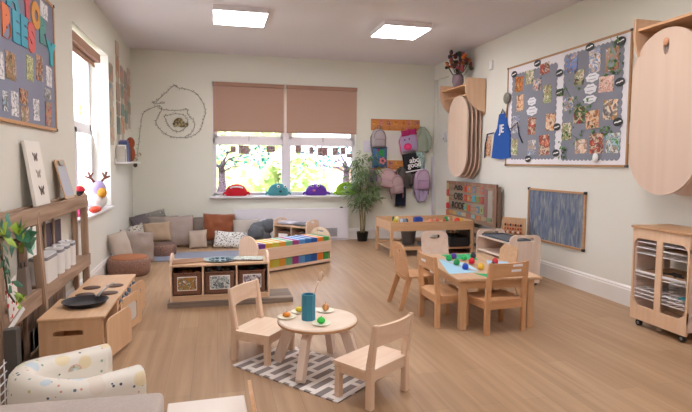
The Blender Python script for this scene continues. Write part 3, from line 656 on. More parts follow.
# ---- tray table (messy play bench) by the back right corner
t = thing('tray_table', 'long wooden tray table with raised rim and lower shelf near the coat pegs', 'table', TR(2.335, 6.82, 0))
W, D = 1.26, .70
for x in (.02, W-.02):
    for y in (.02, D-.02): m = M(); m.box(x-.022, x+.022, y-.022, y+.022, 0, .42, .004); m.done('leg', OAK(2), t)
m = M(); m.box(0, W, -.004, .016, .36, .485, .003); m.box(0, W, D-.016, D+.004, .36, .50, .003)
for x in (0, W-.02): m.box(x, x+.02, .016, D-.016, .36, .49, .003)
m.done('tray_rim', OAK(0), t)
m = M(); m.box(.02, W-.02, .016, D-.016, .405, .42); m.done('tray_base', OAK(0), t)
m = M(); m.box(.02, W-.02, .0, .02, .09, .135, .002); m.box(.02, W-.02, D-.02, D, .09, .135, .002); m.box(.02, W-.02, .02, D-.02, .10, .116); m.done('lower_shelf', OAK(0), t)
def blob(name, label, cat, x, y, z, parts, grp=None):
    t = M(); cols = []
    for c, rr, co in parts:
        t.ball(c, rr, 12, mi=len(cols)); cols.append(paint(co, .5, .1))
    return tag(t.done(name, cols, None, TR(x, y, z)), label, cat, grp)
ZT = .421; G = 'small toys in the tray table'
blob('plastic_toy', 'yellow and dark toy at the left end of the tray table', 'toy', 2.47, 7.02, ZT, [((0, 0, .06), (.045, .04, .06), '#c9b83a'), ((.02, -.02, .10), (.03, .03, .03), '#e5e0a8'), ((-.03, 0, .09), (.02, .02, .04), '#3b5b3a')], G)
blob('plastic_toy', 'blue-grey patterned toy left of the dark blue one on the tray table', 'toy', 2.58, 6.98, ZT, [((0, 0, .05), (.07, .04, .05), '#7d93ab'), ((.04, 0, .06), (.03, .03, .04), '#3c4b60'), ((-.04, -.02, .07), (.025, .02, .03), '#c9d6e2')], G)
m = M(); m.box(-.06, .06, -.05, .05, 0, .11, .012); m.box(-.04, .04, -.03, .03, .11, .12, .003)
tag(m.done('blue_block', paint('#1e49a8', .5, .1), None, TR(2.80, 6.99, ZT)), 'dark blue plastic box toy in the middle of the tray table', 'toy', G)
blob('plastic_toy', 'salmon pink toy pieces right of the blue box on the tray table', 'toy', 3.03, 6.95, ZT, [((-.05, 0, .045), (.045, .04, .045), '#e0876f'), ((.04, 0, .05), (.04, .035, .05), '#d9694f'), ((0, -.02, .07), (.02, .02, .03), '#f0b9a2')], G)
blob('plastic_toy', 'green toy with a white dot at the right of the tray table', 'toy', 3.24, 7.0, ZT, [((0, 0, .06), (.04, .04, .06), '#2f8a4a'), ((.03, -.02, .08), (.02, .02, .025), '#e6e3df'), ((-.035, -.02, .055), (.02, .02, .03), '#c24a30')], G)
blob('plastic_toy', 'red and yellow toy at the right end of the tray table', 'toy', 3.40, 6.96, ZT, [((0, 0, .05), (.05, .04, .05), '#d63325'), ((.05, -.01, .055), (.03, .03, .04), '#e8c23c')], G)
t = thing('plastic_bucket', 'grey bucket on the lower shelf of the tray table, left', 'bucket', TR(2.74, 7.20, .117))
m = M(); m.lathe([(0, 0), (.085, 0), (.115, .20), (.122, .205), (.11, .20), (.08, .012), (0, .012)], 24); m.done('bucket_body', paint('#77787c', .6, .1), t)
m = M(); m.tube([(.11*math.cos(R(a)), -.02-.02*math.sin(R(a)), .19-.05*math.sin(R(a))) for a in range(0, 181, 20)], .004, 6); m.done('handle', METAL, t)
m = M(); m.box(-.2, .2, -.14, .14, 0, .05, .01); tag(m.done('grey_tray', paint('#75838c', .5, .1), None, TR(3.05, 7.0, .117)), 'blue-grey shallow tray on the lower shelf of the tray table', 'tray')
t = thing('black_crate', 'black bin of black items on the lower shelf of the tray table, right', 'crate', TR(3.37, 7.02, .117))
m = M(); m.plate(rrect(.34, .42, .04), [rrect(.31, .39, .03)], .13); m.plate(rrect(.34, .42, .04), (), .008); m.done('crate_body', BLACK, t)
m = M(); 
for k in range(8): m.ball((rnd.uniform(-.11, .11), rnd.uniform(-.14, .14), .12), (.06, .05, .04), 10)
tag(m.done('contents', paint('#2a2b30', .5, .3), t), kind='stuff')

# ---- shelf unit by the right wall with tray and bead toy
t = thing('toy_shelf', 'low mobile shelf unit by the right wall with slotted end panels, behind the rectangular table', 'shelf', TR(3.02, 4.92, 0))
def upanel(y, h, w):
    m = M(); m.plate([(0, .02), (w, .02)] + rrect(w, .2, (.06, .06), 6, w/2, h-.10)[:14], [rrect(w*.56, .036, .017, 4, w/2, h-.048)], .018, Matrix(((1, 0, 0, 0), (0, 0, 1, y), (0, 1, 0, 0), (0, 0, 0, 1)))); m.done('end_panel', PALE(2), t)
upanel(0, .545, .37); upanel(.72, .525, .37)
for z in (.10, .28, .445): m = M(); m.box(.01, .36, .018, .72, z, z+.016, .002); m.done('shelf_board', PALE(1), t)
m = M(); m.box(.352, .362, .018, .72, .10, .46); m.done('back_panel', PALE(1), t)
for x in (.03, .34):
    for y in (.03, .70): m = M(); m.cyl((x-.008, y, .022), (x+.008, y, .022), .022, n=14); m.done('castor', BLACK, t)
m = M(); m.plate(rrect(.29, .60, .03), [rrect(.27, .58, .025)], .02); m.plate(rrect(.29, .60, .03), (), .004); tag(m.done('grey_tray', paint('#5d6570', .5, .15), None, TR(3.19, 5.30, .462)), 'dark grey tray on top of the low shelf by the right wall', 'tray')
t = thing('bead_frame', 'wooden counting frame with red and dark beads behind the low shelf by the right wall', 'toy', TR(3.49, 5.62, 0, R(-58)) )
m = M(); m.box(-.15, .15, -.012, .012, .0, .03, .003); m.box(-.15, -.125, -.01, .01, .03, .66, .003); m.box(.125, .15, -.01, .01, .03, .66, .003); m.box(-.15, .15, -.01, .01, .63, .66, .003); m.box(-.125, .125, .004, .012, .03, .64); m.done('frame', OAK(2), t)
bc = ['#b2502c', '#e9dcc8', '#3b2a24', '#c96a3a']
m = M()
for r_ in range(7):
    for k in range(7): m.ball((-.10+k*.033, -.014, .30+r_*.045), (.014, .012, .016), 8, mi=(r_*3+k*k) % 4)
m.done('bead_rows', [paint(c, .5) for c in bc], t)

# ================================================================== LEFT WALL: RUSTIC RACK, TOY KITCHEN, TUB CHAIR
t = thing('rustic_rack', 'rough reclaimed-wood rack standing along the left wall behind the toy kitchen', 'rack', TR(-1.135, 0, 0))
RU = lambda ax: wood('#c2a48c', '#8a6d59', ax, 22, .8, .4, (.25, .8))
for y, nm in ((3.05, 0), (3.76, 1), (5.06, 2)):
    lx = .045 if y < 4 else .0
    m = M(); m.beam((lx, y, 0), (-.012, y, .985), .05, .062, .006); m.done('post', RU(2), t)
for y in (3.76, 5.06): m = M(); m.beam((-.085, y, 0), (-.085, y, .975), .035, .06, .005); m.done('rear_post', RU(2), t)
for y0, y1, z0, z1, x in ((2.9, 5.12, .895, 1.0, .0), (2.9, 5.12, .91, 1.0, -.085)):
    m = M(); m.box(x-.014, x+.014, y0, y1, z0, z1, .005); m.done('top_rail', RU(1), t)
m = M(); m.box(-.10, .014, 3.80, 5.02, .45, .47, .003); m.done('shelf_board', RU(1), t)
m = M(); m.box(.0, .028, 2.9, 5.10, .37, .475, .005); m.done('lower_rail', RU(1), t)
m = M(); m.box(-.10, .0, 2.9, 3.74, .45, .47, .003); m.done('shelf_board', RU(1), t)
rnd.seed(5)
y = 2.92; m = M()
while y < 4.72:
    w_ = rnd.uniform(.07, .11); m.box(-.104, -.09, y, y+w_-.008, 0, .40+rnd.uniform(-.01, .01), .003); y += w_
m.done('back_planks', RU(2), t)
for y0, y1 in ((4.25, 4.42), (4.46, 4.68)):
    m = M(); m.box(-.106, -.098, y0, y1, .60, .83, .002); m.done('mesh_panel', paint('#5a4650', .7, .35, 60), t)
    m = M(); m.box(-.1, -.088, y0-.012, y0+.012, .475, .87, .002); m.done('slat', RU(2), t)
m = M(); m.box(-.104, -.09, 2.90, 3.20, .47, .88, .002); m.box(-.104, -.09, 3.24, 3.46, .47, .88, .002); m.done('back_slats', RU(2), t)
for k in range(4):
    t = thing('storage_jar', ('large white canister with grey lid band, nearest of the row on the rack shelf', 'slim white canister right behind the large one on the rack shelf', 'slim white canister second from the far end of the rack shelf', 'slim white canister at the far end of the row on the rack shelf')[k], 'jar', TR(-1.165, (3.98, 4.24, 4.40, 4.56)[k], .471), 'white canisters on the rack')
    s_ = 2.1 if k == 0 else .95; m = M(); m.plate(rrect(.115, .125*s_, .03), (), .16); m.done('jar_body', paint('#f0ece8', .3, .03), t)
    m = M(); m.plate(rrect(.118, .128*s_, .03), (), .02, TR(0, 0, .16)); m.done('lid_band', paint('#8f8d95', .4, .1), t)
    m = M(); m.plate(rrect(.112, .12*s_, .03), (), .012, TR(0, 0, .18)); m.ball((0, 0, .198), (.012, .012, .01), 8); m.done('lid', paint('#efedf0', .3, .03), t)
t = thing('metal_grater', 'grey metal grater with handle on the near part of the rack shelf', 'grater', TR(-1.17, 3.60, .471))
m = M(); m.beam((0, 0, 0), (0, 0, .17), .07, .09, .003, .045, .06); m.done('grater_body', METAL, t)
m = M(); m.tube([(0, -.03, .17), (0, -.03, .20), (0, .03, .20), (0, .03, .17)], .005, 6); m.done('handle', DGREY, t)
# things on the rack
t = thing('butterfly_canvas', 'white canvas with three printed butterflies leaning on the left wall above the rack', 'picture', TR(-1.150, 3.98, 1.001) @ Matrix.Rotation(R(-8), 4, 'Y'))
m = M(); m.box(-.022, 0, -.15, .15, 0, .44, .004); m.done('canvas', paint('#efe9e2', .8, .03), t)
def butterfly(z, y, s, col):
    m = M(); Q = Matrix(((0, 0, 1, .0006), (1, 0, 0, y), (0, 1, 0, z), (0, 0, 0, 1)))
    for sg in (-1, 1):
        m.plate([(sg*.0, .0), (sg*.5*s, .42*s), (sg*.95*s, .62*s), (sg*.9*s, .25*s), (sg*.6*s, .0), (sg*.7*s, -.35*s), (sg*.42*s, -.62*s), (sg*.18*s, -.3*s)], (), .001, Q)
    m.plate(ell(.16*s, 1.1*s, 10), (), .0016, Q); return m
for z, y, s, c in ((.33, -.0, .052, '#6d605c'), (.215, .005, .050, '#a59a94'), (.10, .01, .058, '#5f524e')): butterfly(z, y, s, c).done('butterfly_print', spots_mat('wing'+c, c, ['#c9bfb6', '#3d3431'], 60, .25, .8), t)
t = thing('clipboard', 'wooden clipboard with grey sheet leaning on the wall beside the butterfly canvas', 'clipboard', TR(-1.150, 4.66, 1.001) @ Matrix.Rotation(R(-14), 4, 'Y'))
QY = Matrix(((0, 0, 1, 0), (1, 0, 0, 0), (0, 1, 0, 0), (0, 0, 0, 1)))
m = M(); m.plate(rrect(.27, .32, .025, 5, 0, .16), (), .008, QY @ TR(0, 0, -.008)); m.done('board', OAK(2), t)
m = M(); m.plate([(-.115, .02), (.115, .02), (.115, .27), (-.115, .27)], (), .001, QY); m.done('sheet', paint('#b9bac8', .5, .05), t)
m = M(); m.plate(rrect(.11, .04, .01, 4, 0, .29), (), .012, QY); m.done('clip', METAL, t)

# ---- toy kitchen
KW = lambda ax=1: wood('#e6c09a', '#dbb088', ax, 22, .42)
t = thing('toy_kitchen', 'low wooden toy kitchen with four hob rings and open rounded doors', 'toy kitchen', TR(-1.065, 3.50, 0))
KD, K1, K2 = .365, .50, 1.33
m = M(); m.plate([(0, 0), (KD, 0), (KD, .30), (KD-.02, .315), (0, .315)], [rrect(.175, .036, .018, 5, .165, .235)], .016, Matrix(((1, 0, 0, 0), (0, 0, 1, 0), (0, 1, 0, 0), (0, 0, 0, 1)))); m.done('side_panel', KW(2), t)
for y in (K1-.016, K1+.002, K2-.016): m = M(); m.box(0, KD, y, y+.016, 0, .315 if y < K1 else .30, .002); m.done('side_panel', KW(2), t)
m = M(); m.box(-.008, KD+.012, -.008, K1, .315, .334, .006); m.done('worktop', KW(1), t)
m = M(); m.box(.03, KD+.012, K1+.001, K2+.005, .300, .320, .006); m.done('hob_top', KW(1), t)
m = M(); m.box(0, .012, .016, K1-.016, .02, .315); m.box(0, .012, K1+.018, K2-.016, .02, .30); m.done('back_panel', KW(2), t)
m = M(); m.box(.01, KD-.01, .016, K1-.016, .02, .036); m.box(.01, KD-.01, K1+.018, K2-.016, .02, .036); m.done('bottom_board', KW(1), t)
m = M(); m.box(KD-.016, KD, K1+.018, K2-.016, .235, .30, .002); m.done('control_panel', KW(1), t)
for k in range(6): m = M(); m.cyl((KD, K1+.09+k*.12, .267), (KD+.024, K1+.09+k*.12, .267), .021, .017, 14); m.done('knob', paint('#6f8297', .4, .1), t)
for hx, hy in ((.12, .64), (.28, .66), (.12, .86), (.28, .90)):
    m = M(); m.lathe([(0, .320), (.064, .320), (.064, .323), (0, .323)], 26, TR(hx, hy)); m.done('hob_ring', wood('#6f4e40', '#553a2f', 0, 60, .6), t)
def kdoor(y, w, a, win):
    m = M(); ho = [rrect(w*.52, .14, .03, 5, w/2, .125)] if win else []
    m.plate([(0, .0), (w, 0)] + [(w-.07+.07*math.cos(R(90*k/6)), .19+.07*math.sin(R(90*k/6))) for k in range(7)] + [(.07-.07*math.sin(R(90*k/6)), .19+.07*math.cos(R(90*k/6))) for k in range(7)], ho, .013,
            TR(KD+.002, y, .03, R(a)) @ Matrix(((0, 0, 1, 0), (1, 0, 0, 0), (0, 1, 0, 0), (0, 0, 0, 1))))
    d = m.done('door', KW(2), t)
    if win:
        m = M(); m.plate(rrect(w*.5, .135, .03, 5, w/2, .125), (), .004, TR(KD+.006, y, .03, R(a)) @ QY); m.done('door_window', paint('#e9e1dc', .2, .03), d)
kdoor(.05, .38, -14, False); kdoor(.55, .36, -16, True); kdoor(.93, .36, -12, True)
t = thing('frying_pan', 'black frying pan with metal handle on the near end of the toy kitchen', 'pan', TR(-.865, 3.80, .335))
m = M(); m.lathe([(0, 0), (.115, 0), (.142, .03), (.146, .032), (.139, .03), (.112, .006), (0, .006)], 36); m.done('pan_dish', paint('#2b2c33', .35, .2, 10, metal=.3), t)
m = M(); m.tube([(.05, .125, .026), (.075, .19, .05), (.10, .28, .062), (.115, .33, .06)], [.009, .007, .008, .011], 8); m.done('handle', METAL, t)
m = M(); m.ball((.042, .118, .03), .007, 8); m.ball((.06, .112, .03), .007, 8); m.done('rivet', METAL, t)

# ---- patterned tub chair
TUB = None
m_, nt, b = newmat('rainbow_print'); tc = nd(nt, 'ShaderNodeTexCoord'); base = lin('#ece6dc'); cur = None
for sc_, thr, cols in ((27, .20, ['#8fb0a4', '#4a5a6c', '#d9a08c', '#c9c28a', '#6b7d8c']), (8, .30, ['#e8ddd0', '#dfe0c8', '#cfdbe2', '#ecdcb8'])):
    v = nd(nt, 'ShaderNodeTexVoronoi', Scale=sc_); nt.links.new(tc.outputs['Object'], v.inputs['Vector'])
    cr = nd(nt, 'ShaderNodeValToRGB'); cr.color_ramp.interpolation = 'CONSTANT'; e = cr.color_ramp.elements; e[0].color = lin(cols[0]); e[1].position = 1/len(cols); e[1].color = lin(cols[1])
    for i in range(2, len(cols)): x = e.new(i/len(cols)); x.color = lin(cols[i])
    sp = nd(nt, 'ShaderNodeSeparateColor'); nt.links.new(v.outputs['Color'], sp.inputs[0]); nt.links.new(sp.outputs[0], cr.inputs[0])
    lt = nd(nt, 'ShaderNodeMath', operation='LESS_THAN'); lt.inputs[1].default_value = thr; nt.links.new(v.outputs['Distance'], lt.inputs[0])
    cur = mixc(nt, lt.outputs[0], cur if cur else base, cr.outputs[0])
nt.links.new(cur, b.inputs['Base Color']); b.inputs['Roughness'].default_value = .6; TUB = m_
t = thing('tub_chair', 'small cream tub chair printed with pastel rainbows, bottom left', 'armchair', TR(-.672, 2.70, 0, R(31)) @ Matrix.Scale(.96, 4))
def upath(rx, ry, xe):   # U open towards +X
    p = [(xe, ry)] + [(.0-rx*math.sin(R(a)), ry*math.cos(R(a))) for a in range(0, 181, 10)] + [(xe, -ry)]
    q = [];
    for a, b_ in zip(p, p[1:]):
        n = 6 if (a[0] == xe or b_[0] == xe) else 1
        for k in range(n): q.append((a[0]+(b_[0]-a[0])*k/n, a[1]+(b_[1]-a[1])*k/n))
    return q+[p[-1]]
path = upath(.225, .215, .245); n = len(path); bmx = bmesh.new(); rings = []
sect = [(-.05, .03), (.05, .03), (.062, .08), (.062, .27), (.055, .303), (.035, .324), (0, .332), (-.035, .324), (-.055, .303), (-.062, .27), (-.058, .08)]
for i, p in enumerate(path):
    a, c = Vector(path[max(i-1, 0)]), Vector(path[min(i+1, n-1)]); d = (c-a).normalized(); nr = Vector((d.y, -d.x))
    hh = 1.0+.10*max(0, -(p[0])/.215)
    rings.append([bmx.verts.new((p[0]+nr.x*s[0], p[1]+nr.y*s[0], s[1]*(hh if s[1] > .25 else 1))) for s in sect])
for a, c in zip(rings, rings[1:]):
    for k in range(len(sect)): bmx.faces.new((a[k], c[k], c[(k+1) % len(sect)], a[(k+1) % len(sect)]))
bmx.faces.new(rings[0]); bmx.faces.new(rings[-1][::-1]); bmesh.ops.recalc_face_normals(bmx, faces=bmx.faces[:])
m = M(); m.merge(bmx, None, 0, True); o = m.done('arms_and_back', TUB, t)
m = M(); m.box(-.17, .24, -.145, .145, .03, .19, .025, seg=3); m.done('seat', TUB, t)
def arch(T, s, cols, par):
    m = M()
    for k, c in enumerate(cols):
        r1, r0 = s*(1-.2*k), s*(1-.2*k-.11)
        m.plate([(r1*math.cos(R(a)), r1*math.sin(R(a))) for a in range(0, 181, 15)]+[(r0*math.cos(R(a)), r0*math.sin(R(a))) for a in range(180, -1, -15)], (), .0015, T, k)
    return m.done('rainbow_print', [paint(c, .6) for c in cols], par)
PA = ['#e5a3a0', '#dccf9c', '#b9cfb6', '#c9d6e2']
arch(TR(.02, -.2675, .20) @ UPX, .042, PA, t); arch(TR(-.17, -.255, .235, R(-35)) @ UPX, .03, PA, t); arch(TR(.17, -.2675, .235) @ UPX, .04, PA, t); arch(TR(.05, .152, .25) @ UPX, .032, PA, t); arch(TR(-.07, -.278, .10) @ UPX, .05, PA, t)
for x, y in ((-.15, -.12), (-.15, .12), (.17, -.18), (.17, .18)): m = M(); m.cyl((x, y, 0), (x, y, .04), .016, .02, 10); m.done('foot', BLACK, t)

# ---- plant, cards and bits at the far left edge
t = thing('vine_branch', 'artificial branch with grey-green and lime leaves at the left edge of the rack', 'plant', TR(-1.06, 3.03, 0))
m = M(); m.tube([(.0, -.25, 1.0), (.01, -.12, .93), (.0, .0, .90), (.01, .14, .87), (.0, .24, .84)], .007, 6); m.tube([(0, -.10, .92), (.01, -.06, .75), (0, .0, .62), (.01, .06, .55)], .005, 6); m.done('stem', paint('#6b5a3e', .7), t)
m = M()
for i in range(26):
    q = i/25; p = Vector((.015, -.24+.46*q, 1.0-.17*q+rnd.uniform(-.05, .05)))
    m.leaf(p, (rnd.uniform(-.1, .5), rnd.uniform(-.6, .9), rnd.uniform(-.9, .7)), (1, 0, .2), rnd.uniform(.09, .13), rnd.uniform(.06, .085), mi=i % 3)
for i in range(14):
    q = i/13; p = Vector((.02, -.10+.16*q, .86-.34*q)); m.leaf(p, (rnd.uniform(0, .5), rnd.uniform(-.9, .9), rnd.uniform(-.9, .4)), (1, 0, .2), rnd.uniform(.06, .10), rnd.uniform(.03, .05), mi=2 if i > 8 else 1)
m.done('foliage', [paint('#5d9a86', .5, .3), paint('#3f7355', .5, .3), paint('#9ab93c', .5, .2)], t)
t = thing('plant_card', 'white card with a small black drawing hanging on the rack among the leaves', 'card', TR(-1.092, 3.52, .72))
m = M(); m.box(0, .003, -.075, .075, 0, .18); m.done('card', CARDW, t)
m = M(); m.plate(ell(.03, .02, 8, -.01, .155), (), .001, TR(.003, 0, 0) @ QY); m.plate(ell(.015, .025, 8, .025, .145), (), .001, TR(.003, 0, 0) @ QY); m.plate(ell(.09, .06, 14, 0, .07), (), .001, TR(.003, 0, 0) @ QY, 1); m.done('drawing', [BLACK, paint('#a9dcc8', .6)], t)
m = M(); m.box(0, .004, -.075, .075, 0, .21)
tag(m.done('leaflet', spots_mat('leaflet_print', '#efe9e6', ['#c9343a', '#d8575a', '#e9e2df'], 26, .34, .5), None, TR(-1.104, 3.24, .44, R(0)) @ Matrix.Rotation(R(14), 4, 'X')), 'white leaflet with red print at the left edge of the picture, below the leaves', 'leaflet')
t = thing('metal_stand', 'dark grey post and wire grid stand at the bottom left edge', 'stand', TR(-1.03, 2.98, 0))
m = M(); m.box(-.03, .03, -.03, .03, 0, .44, .004); m.done('post', paint('#5b5450', .8, .25, 20), t)
m = M()
for k in range(6): m.tube([(-.02, -.20, .05+k*.045), (-.02, .02, .05+k*.045)], .004, 5)
for k in range(4): m.tube([(-.02, -.19+k*.065, .03), (-.02, -.19+k*.065, .30)], .004, 5)
m.done('wire_grid', WHITE, t)
m = M(); m.box(-.07, .07, -.004, .004, -.012, .012, .002); tag(m.done('white_ruler', WHITE, None, TR(-1.03, 3.05, .47, R(70), 0, R(-38))), 'white plastic strip slanting up from the grey post at the left edge', 'ruler')
m = M(); m.ball((0, 0, .02), (.035, .05, .02), 10); m.ball((.01, .03, .045), (.02, .025, .02), 8)
tag(m.done('crumpled_cloth', paint('#dcdce2', .9, .1), None, TR(-1.12, 3.32, .0)), 'crumpled pale cloth on the floor behind the tub chair', 'cloth')

# ---- left notice board
BG, FRM = paint('#9093a8', .95, .08, 60, .2, 300), wood('#cf9f72', '#bb8a5e', 1, 24, .5)
t = thing('notice_board', 'blue-grey felt notice board with wooden frame on the left wall', 'notice board', TR(XL, 0, 0))
y0, y1, z0, z1 = 2.6, 4.62, 1.554, 2.50
m = M(); m.box(.001, .014, y0, y1, z0, z1); m.done('felt', BG, t)
m = M(); m.box(.001, .022, y0, y1, z0-.018, z0+.004, .002); m.box(.001, .022, y0, y1, z1-.004, z1+.018, .002); m.box(.001, .022, y1-.004, y1+.018, z0-.018, z1+.018, .002); m.done('frame', FRM, t)
for z in (z0-.018, z1): m = M(); m.box(.001, .026, y1-.008, y1+.020, z-.002, z+.02, .003); m.done('corner_cap', DGREY, t)
def blob_letter(name, ch, y, z, h, col, lab, w=1.):
    s = text_obj(name, ch, h*1.28, paint(col, .6, .08), on_left(y, z, .0185) @ Matrix.Diagonal((w*1.28, 1.08, 1, 1)), .004, None, .017)
    return tag(s, lab, 'letter', 'cut-out letters on the left notice board')
for ch, y, z, h, c, lab, w_ in (('B', 3.637, 2.134, .175, '#ee7d4a', 'orange cut-out letter B, first of the lower word', .75), ('E', 3.80, 2.14, .175, '#47a9c4', 'turquoise cut-out letter E, second of the lower word', .8), ('E', 3.945, 2.146, .175, '#3fa5c2', 'turquoise cut-out letter E, third of the lower word', .8),
        ('S', 4.09, 2.139, .175, '#e0615f', 'coral red cut-out letter S at the end of the lower word', .9), ('A', 3.766, 2.335, .16, '#45a3ba', 'turquoise cut-out letter at the top left of the board', .95), ('Y', 4.022, 2.349, .17, '#dc5a60', 'coral cut-out letter Y in the upper word', .9),
        ('O', 4.20, 2.317, .16, '#e39a3c', 'yellow-orange cut-out letter O in the upper word', .8), ('R', 4.345, 2.245, .17, '#4f9c93', 'sea-green cut-out letter R in the upper word', .85), ('Y', 4.53, 2.116, .15, '#35b0c0', 'turquoise cut-out letter hanging over the right frame of the board', 1.)):
    blob_letter('letter_cutout', ch, y, z, h, c, lab, w_)
PC1 = ['#3a2a22', '#c98f6a', '#5f7a4a', '#a8563a', '#e3cdb5', '#2f3a4a', '#d8b08c']
PC2 = ['#6a4a3a', '#2f4a2f', '#c7662f', '#d9c2a8', '#7a3a30', '#4a6a9a', '#e8d8c8']
PWH = ['#f2eef0', '#efeaf0', '#e8e3ea', '#6a6a70', '#f4f1f2', '#efe9ee']
PYE = ['#e8e6a0', '#e3e29a', '#5c6a3a', '#ecebb2', '#2f3a2a', '#e6e5a4']
def print_obj(T, w, h, cols, lab, grp, name='photo_print', cat='photo', th=.003, roll=0, sc_=26):
    m = M(); m.box(-w/2, w/2, -h/2, h/2, 0, th)
    return tag(m.done(name, photo_mat(cols, sc_), None, T @ Matrix.Rotation(R(roll), 4, 'Z')), lab, cat, grp)
GL = 'pictures pinned on the left notice board'
for k, (y, z, w_, h_, cols, nm, lab) in enumerate(((3.536, 1.865, .10, .16, PWH, 'sheet', 'white printed sheet at the left edge of the board, upper picture row'), (3.702, 1.889, .17, .17, PC1, 'photo_print', 'busy colour photo in the upper picture row, left'),
        (4.05, 1.932, .13, .165, PYE, 'sheet', 'pale yellow sheet in the middle of the upper picture row'), (4.254, 1.97, .14, .18, PC2, 'photo_print', 'dark colour photo right of the yellow sheet'), (4.473, 1.94, .14, .15, PWH, 'sheet', 'white sheet at the right frame, upper picture row'),
        (3.593, 1.661, .08, .12, ['#3a4a5a', '#e9eef2', '#4a3a30', '#9ab8c8'], 'photo_print', 'narrow dark blue photo in the lower row, far left'), (3.747, 1.66, .12, .155, PWH, 'sheet', 'white sheet in the lower row, left'),
        (3.914, 1.723, .145, .10, PC2, 'photo_print', 'brown photo above another photo, lower row middle'), (3.922, 1.612, .145, .10, PC1, 'photo_print', 'colour photo directly above the lower frame, middle'),
        (4.158, 1.661, .125, .15, PWH, 'sheet', 'white sheet in the lower row, right of the two stacked photos'), (4.435, 1.807, .15, .08, ['#f0f0f2', '#2a2a2e', '#dcdce0', '#44444a'], 'photo_print', 'small black and white picture near the right frame'),
        (4.432, 1.656, .15, .18, ['#4a3a5a', '#6a4a60', '#c0583a', '#a8a07a', '#6a5a52'], 'photo_print', 'purple and orange photo in the lower right corner of the board'), (4.40, 2.413, .17, .115, PWH, 'sheet', 'white sheet in the top right corner of the board'))):
    print_obj(on_left(y, z, .0145), w_, h_, cols, lab, GL, nm, 'photo' if nm == 'photo_print' else 'paper', roll=rnd.uniform(-3, 3))

# ---- hanging strips of pictures on the left wall near the corner
QC = ['#b0785a', '#6f8a84', '#c7a98c', '#71879c', '#b5807a', '#5f5a5a', '#cdb8a4', '#5f7f78', '#c97f52']
rnd.seed(11)
for k, (y, za, zb) in enumerate(((7.02, 2.50, 1.50), (7.48, 2.86, 1.48), (7.80, 2.60, 1.55), (8.10, 2.58, 1.75), (8.36, 2.66, 1.78))):
    t = thing('picture_strip', ('strip of hanging pictures nearest the left window', 'strip of hanging pictures second from the left window, starting highest', 'middle strip of hanging pictures on the left wall', 'strip of hanging pictures second from the corner', 'strip of hanging pictures nearest the room corner')[k], 'wall hanging', TR(XL, y, 0), 'strips of pictures on the left wall')
    m = M(); m.box(.001, .003, -.10, .10, zb, za); m.done('backing_strip', paint('#c3b8aa', .9, .08), t)
    z = za-.02; q = 0
    while z-.20 > zb:
        hgt = rnd.uniform(.19, .27); m = M(); m.box(.003, .007, -.125, .125, z-hgt+.03, z); c = QC[rnd.randrange(9)]
        m.done('picture_card', photo_mat([c, QC[rnd.randrange(9)], c], 5), t); z -= hgt+(.05 if q % 3 == 1 else .0); q += 1
# shelf with books in the corner
t = thing('wall_shelf', 'small white wall shelf holding books in the back left corner', 'shelf', TR(XL, 7.16, 1.27))
m = M(); m.box(.001, .15, 0, 1.25, 0, .022, .003); m.done('shelf_board', WHITE, t)
m = M(); m.box(.001, .012, 0, 1.25, .022, .06, .002); m.done('rear_lip', WHITE, t)
bk = [('#c9c2b8', .20, 'thin grey-beige book at the near end of the wall shelf'), ('#8d8577', .17, 'short brown-grey book on the wall shelf'), ('#efece6', .22, 'white book second group on the wall shelf'), ('#4a5a8a', .27, 'tall dark blue book in the middle of the wall shelf'),
      ('#8f86b4', .29, 'lilac book leaning in the middle of the wall shelf'), ('#5d6f9c', .25, 'blue-grey book beside the lilac one on the wall shelf'), ('#3f4458', .20, 'dark book at the far end of the row on the wall shelf')]
y = 7.20
for k, (c, hgt, lab) in enumerate(bk):
    th_ = .042; t = thing('book', lab, 'book', TR(XL+.013, y, 1.2925) @ Matrix.Rotation(R(-5 if k > 2 else 0), 4, 'X'), 'books on the wall shelf')
    m = M(); m.box(0, .10, 0, th_, 0, hgt, .002); m.done('cover', paint(c, .5, .15, 30), t)
    m = M(); m.box(.004, .099, .005, th_-.005, hgt-.0005, hgt+.0005); m.done('pages', CARDW, t)
    y += th_+(.012 if k < 3 else .05)
t = thing('plush_toy', 'rust-brown round plush toy on the far end of the wall shelf', 'plush toy', TR(XL+.09, 7.86, 1.2925))
m = M(); m.ball((0, 0, .11), (.06, .09, .11), 14); m.ball((0, .0, .26), (.055, .085, .085), 14); m.done('body', paint('#9c4a28', .95, .3, 30, .5, 80), t)
m = M()
for k in range(10): m.ball((rnd.uniform(-.02, .08), rnd.uniform(-.1, .12), rnd.uniform(0, .08)), .028, 8, mi=k % 2)
tag(m.done('dried_flowers', [paint('#e0d8c6', .9, .2), paint('#b5a27e', .9, .2)], None, TR(XL+.08, 8.16, 1.32)), 'cream dried flower heads at the corner end of the wall shelf', 'flowers')

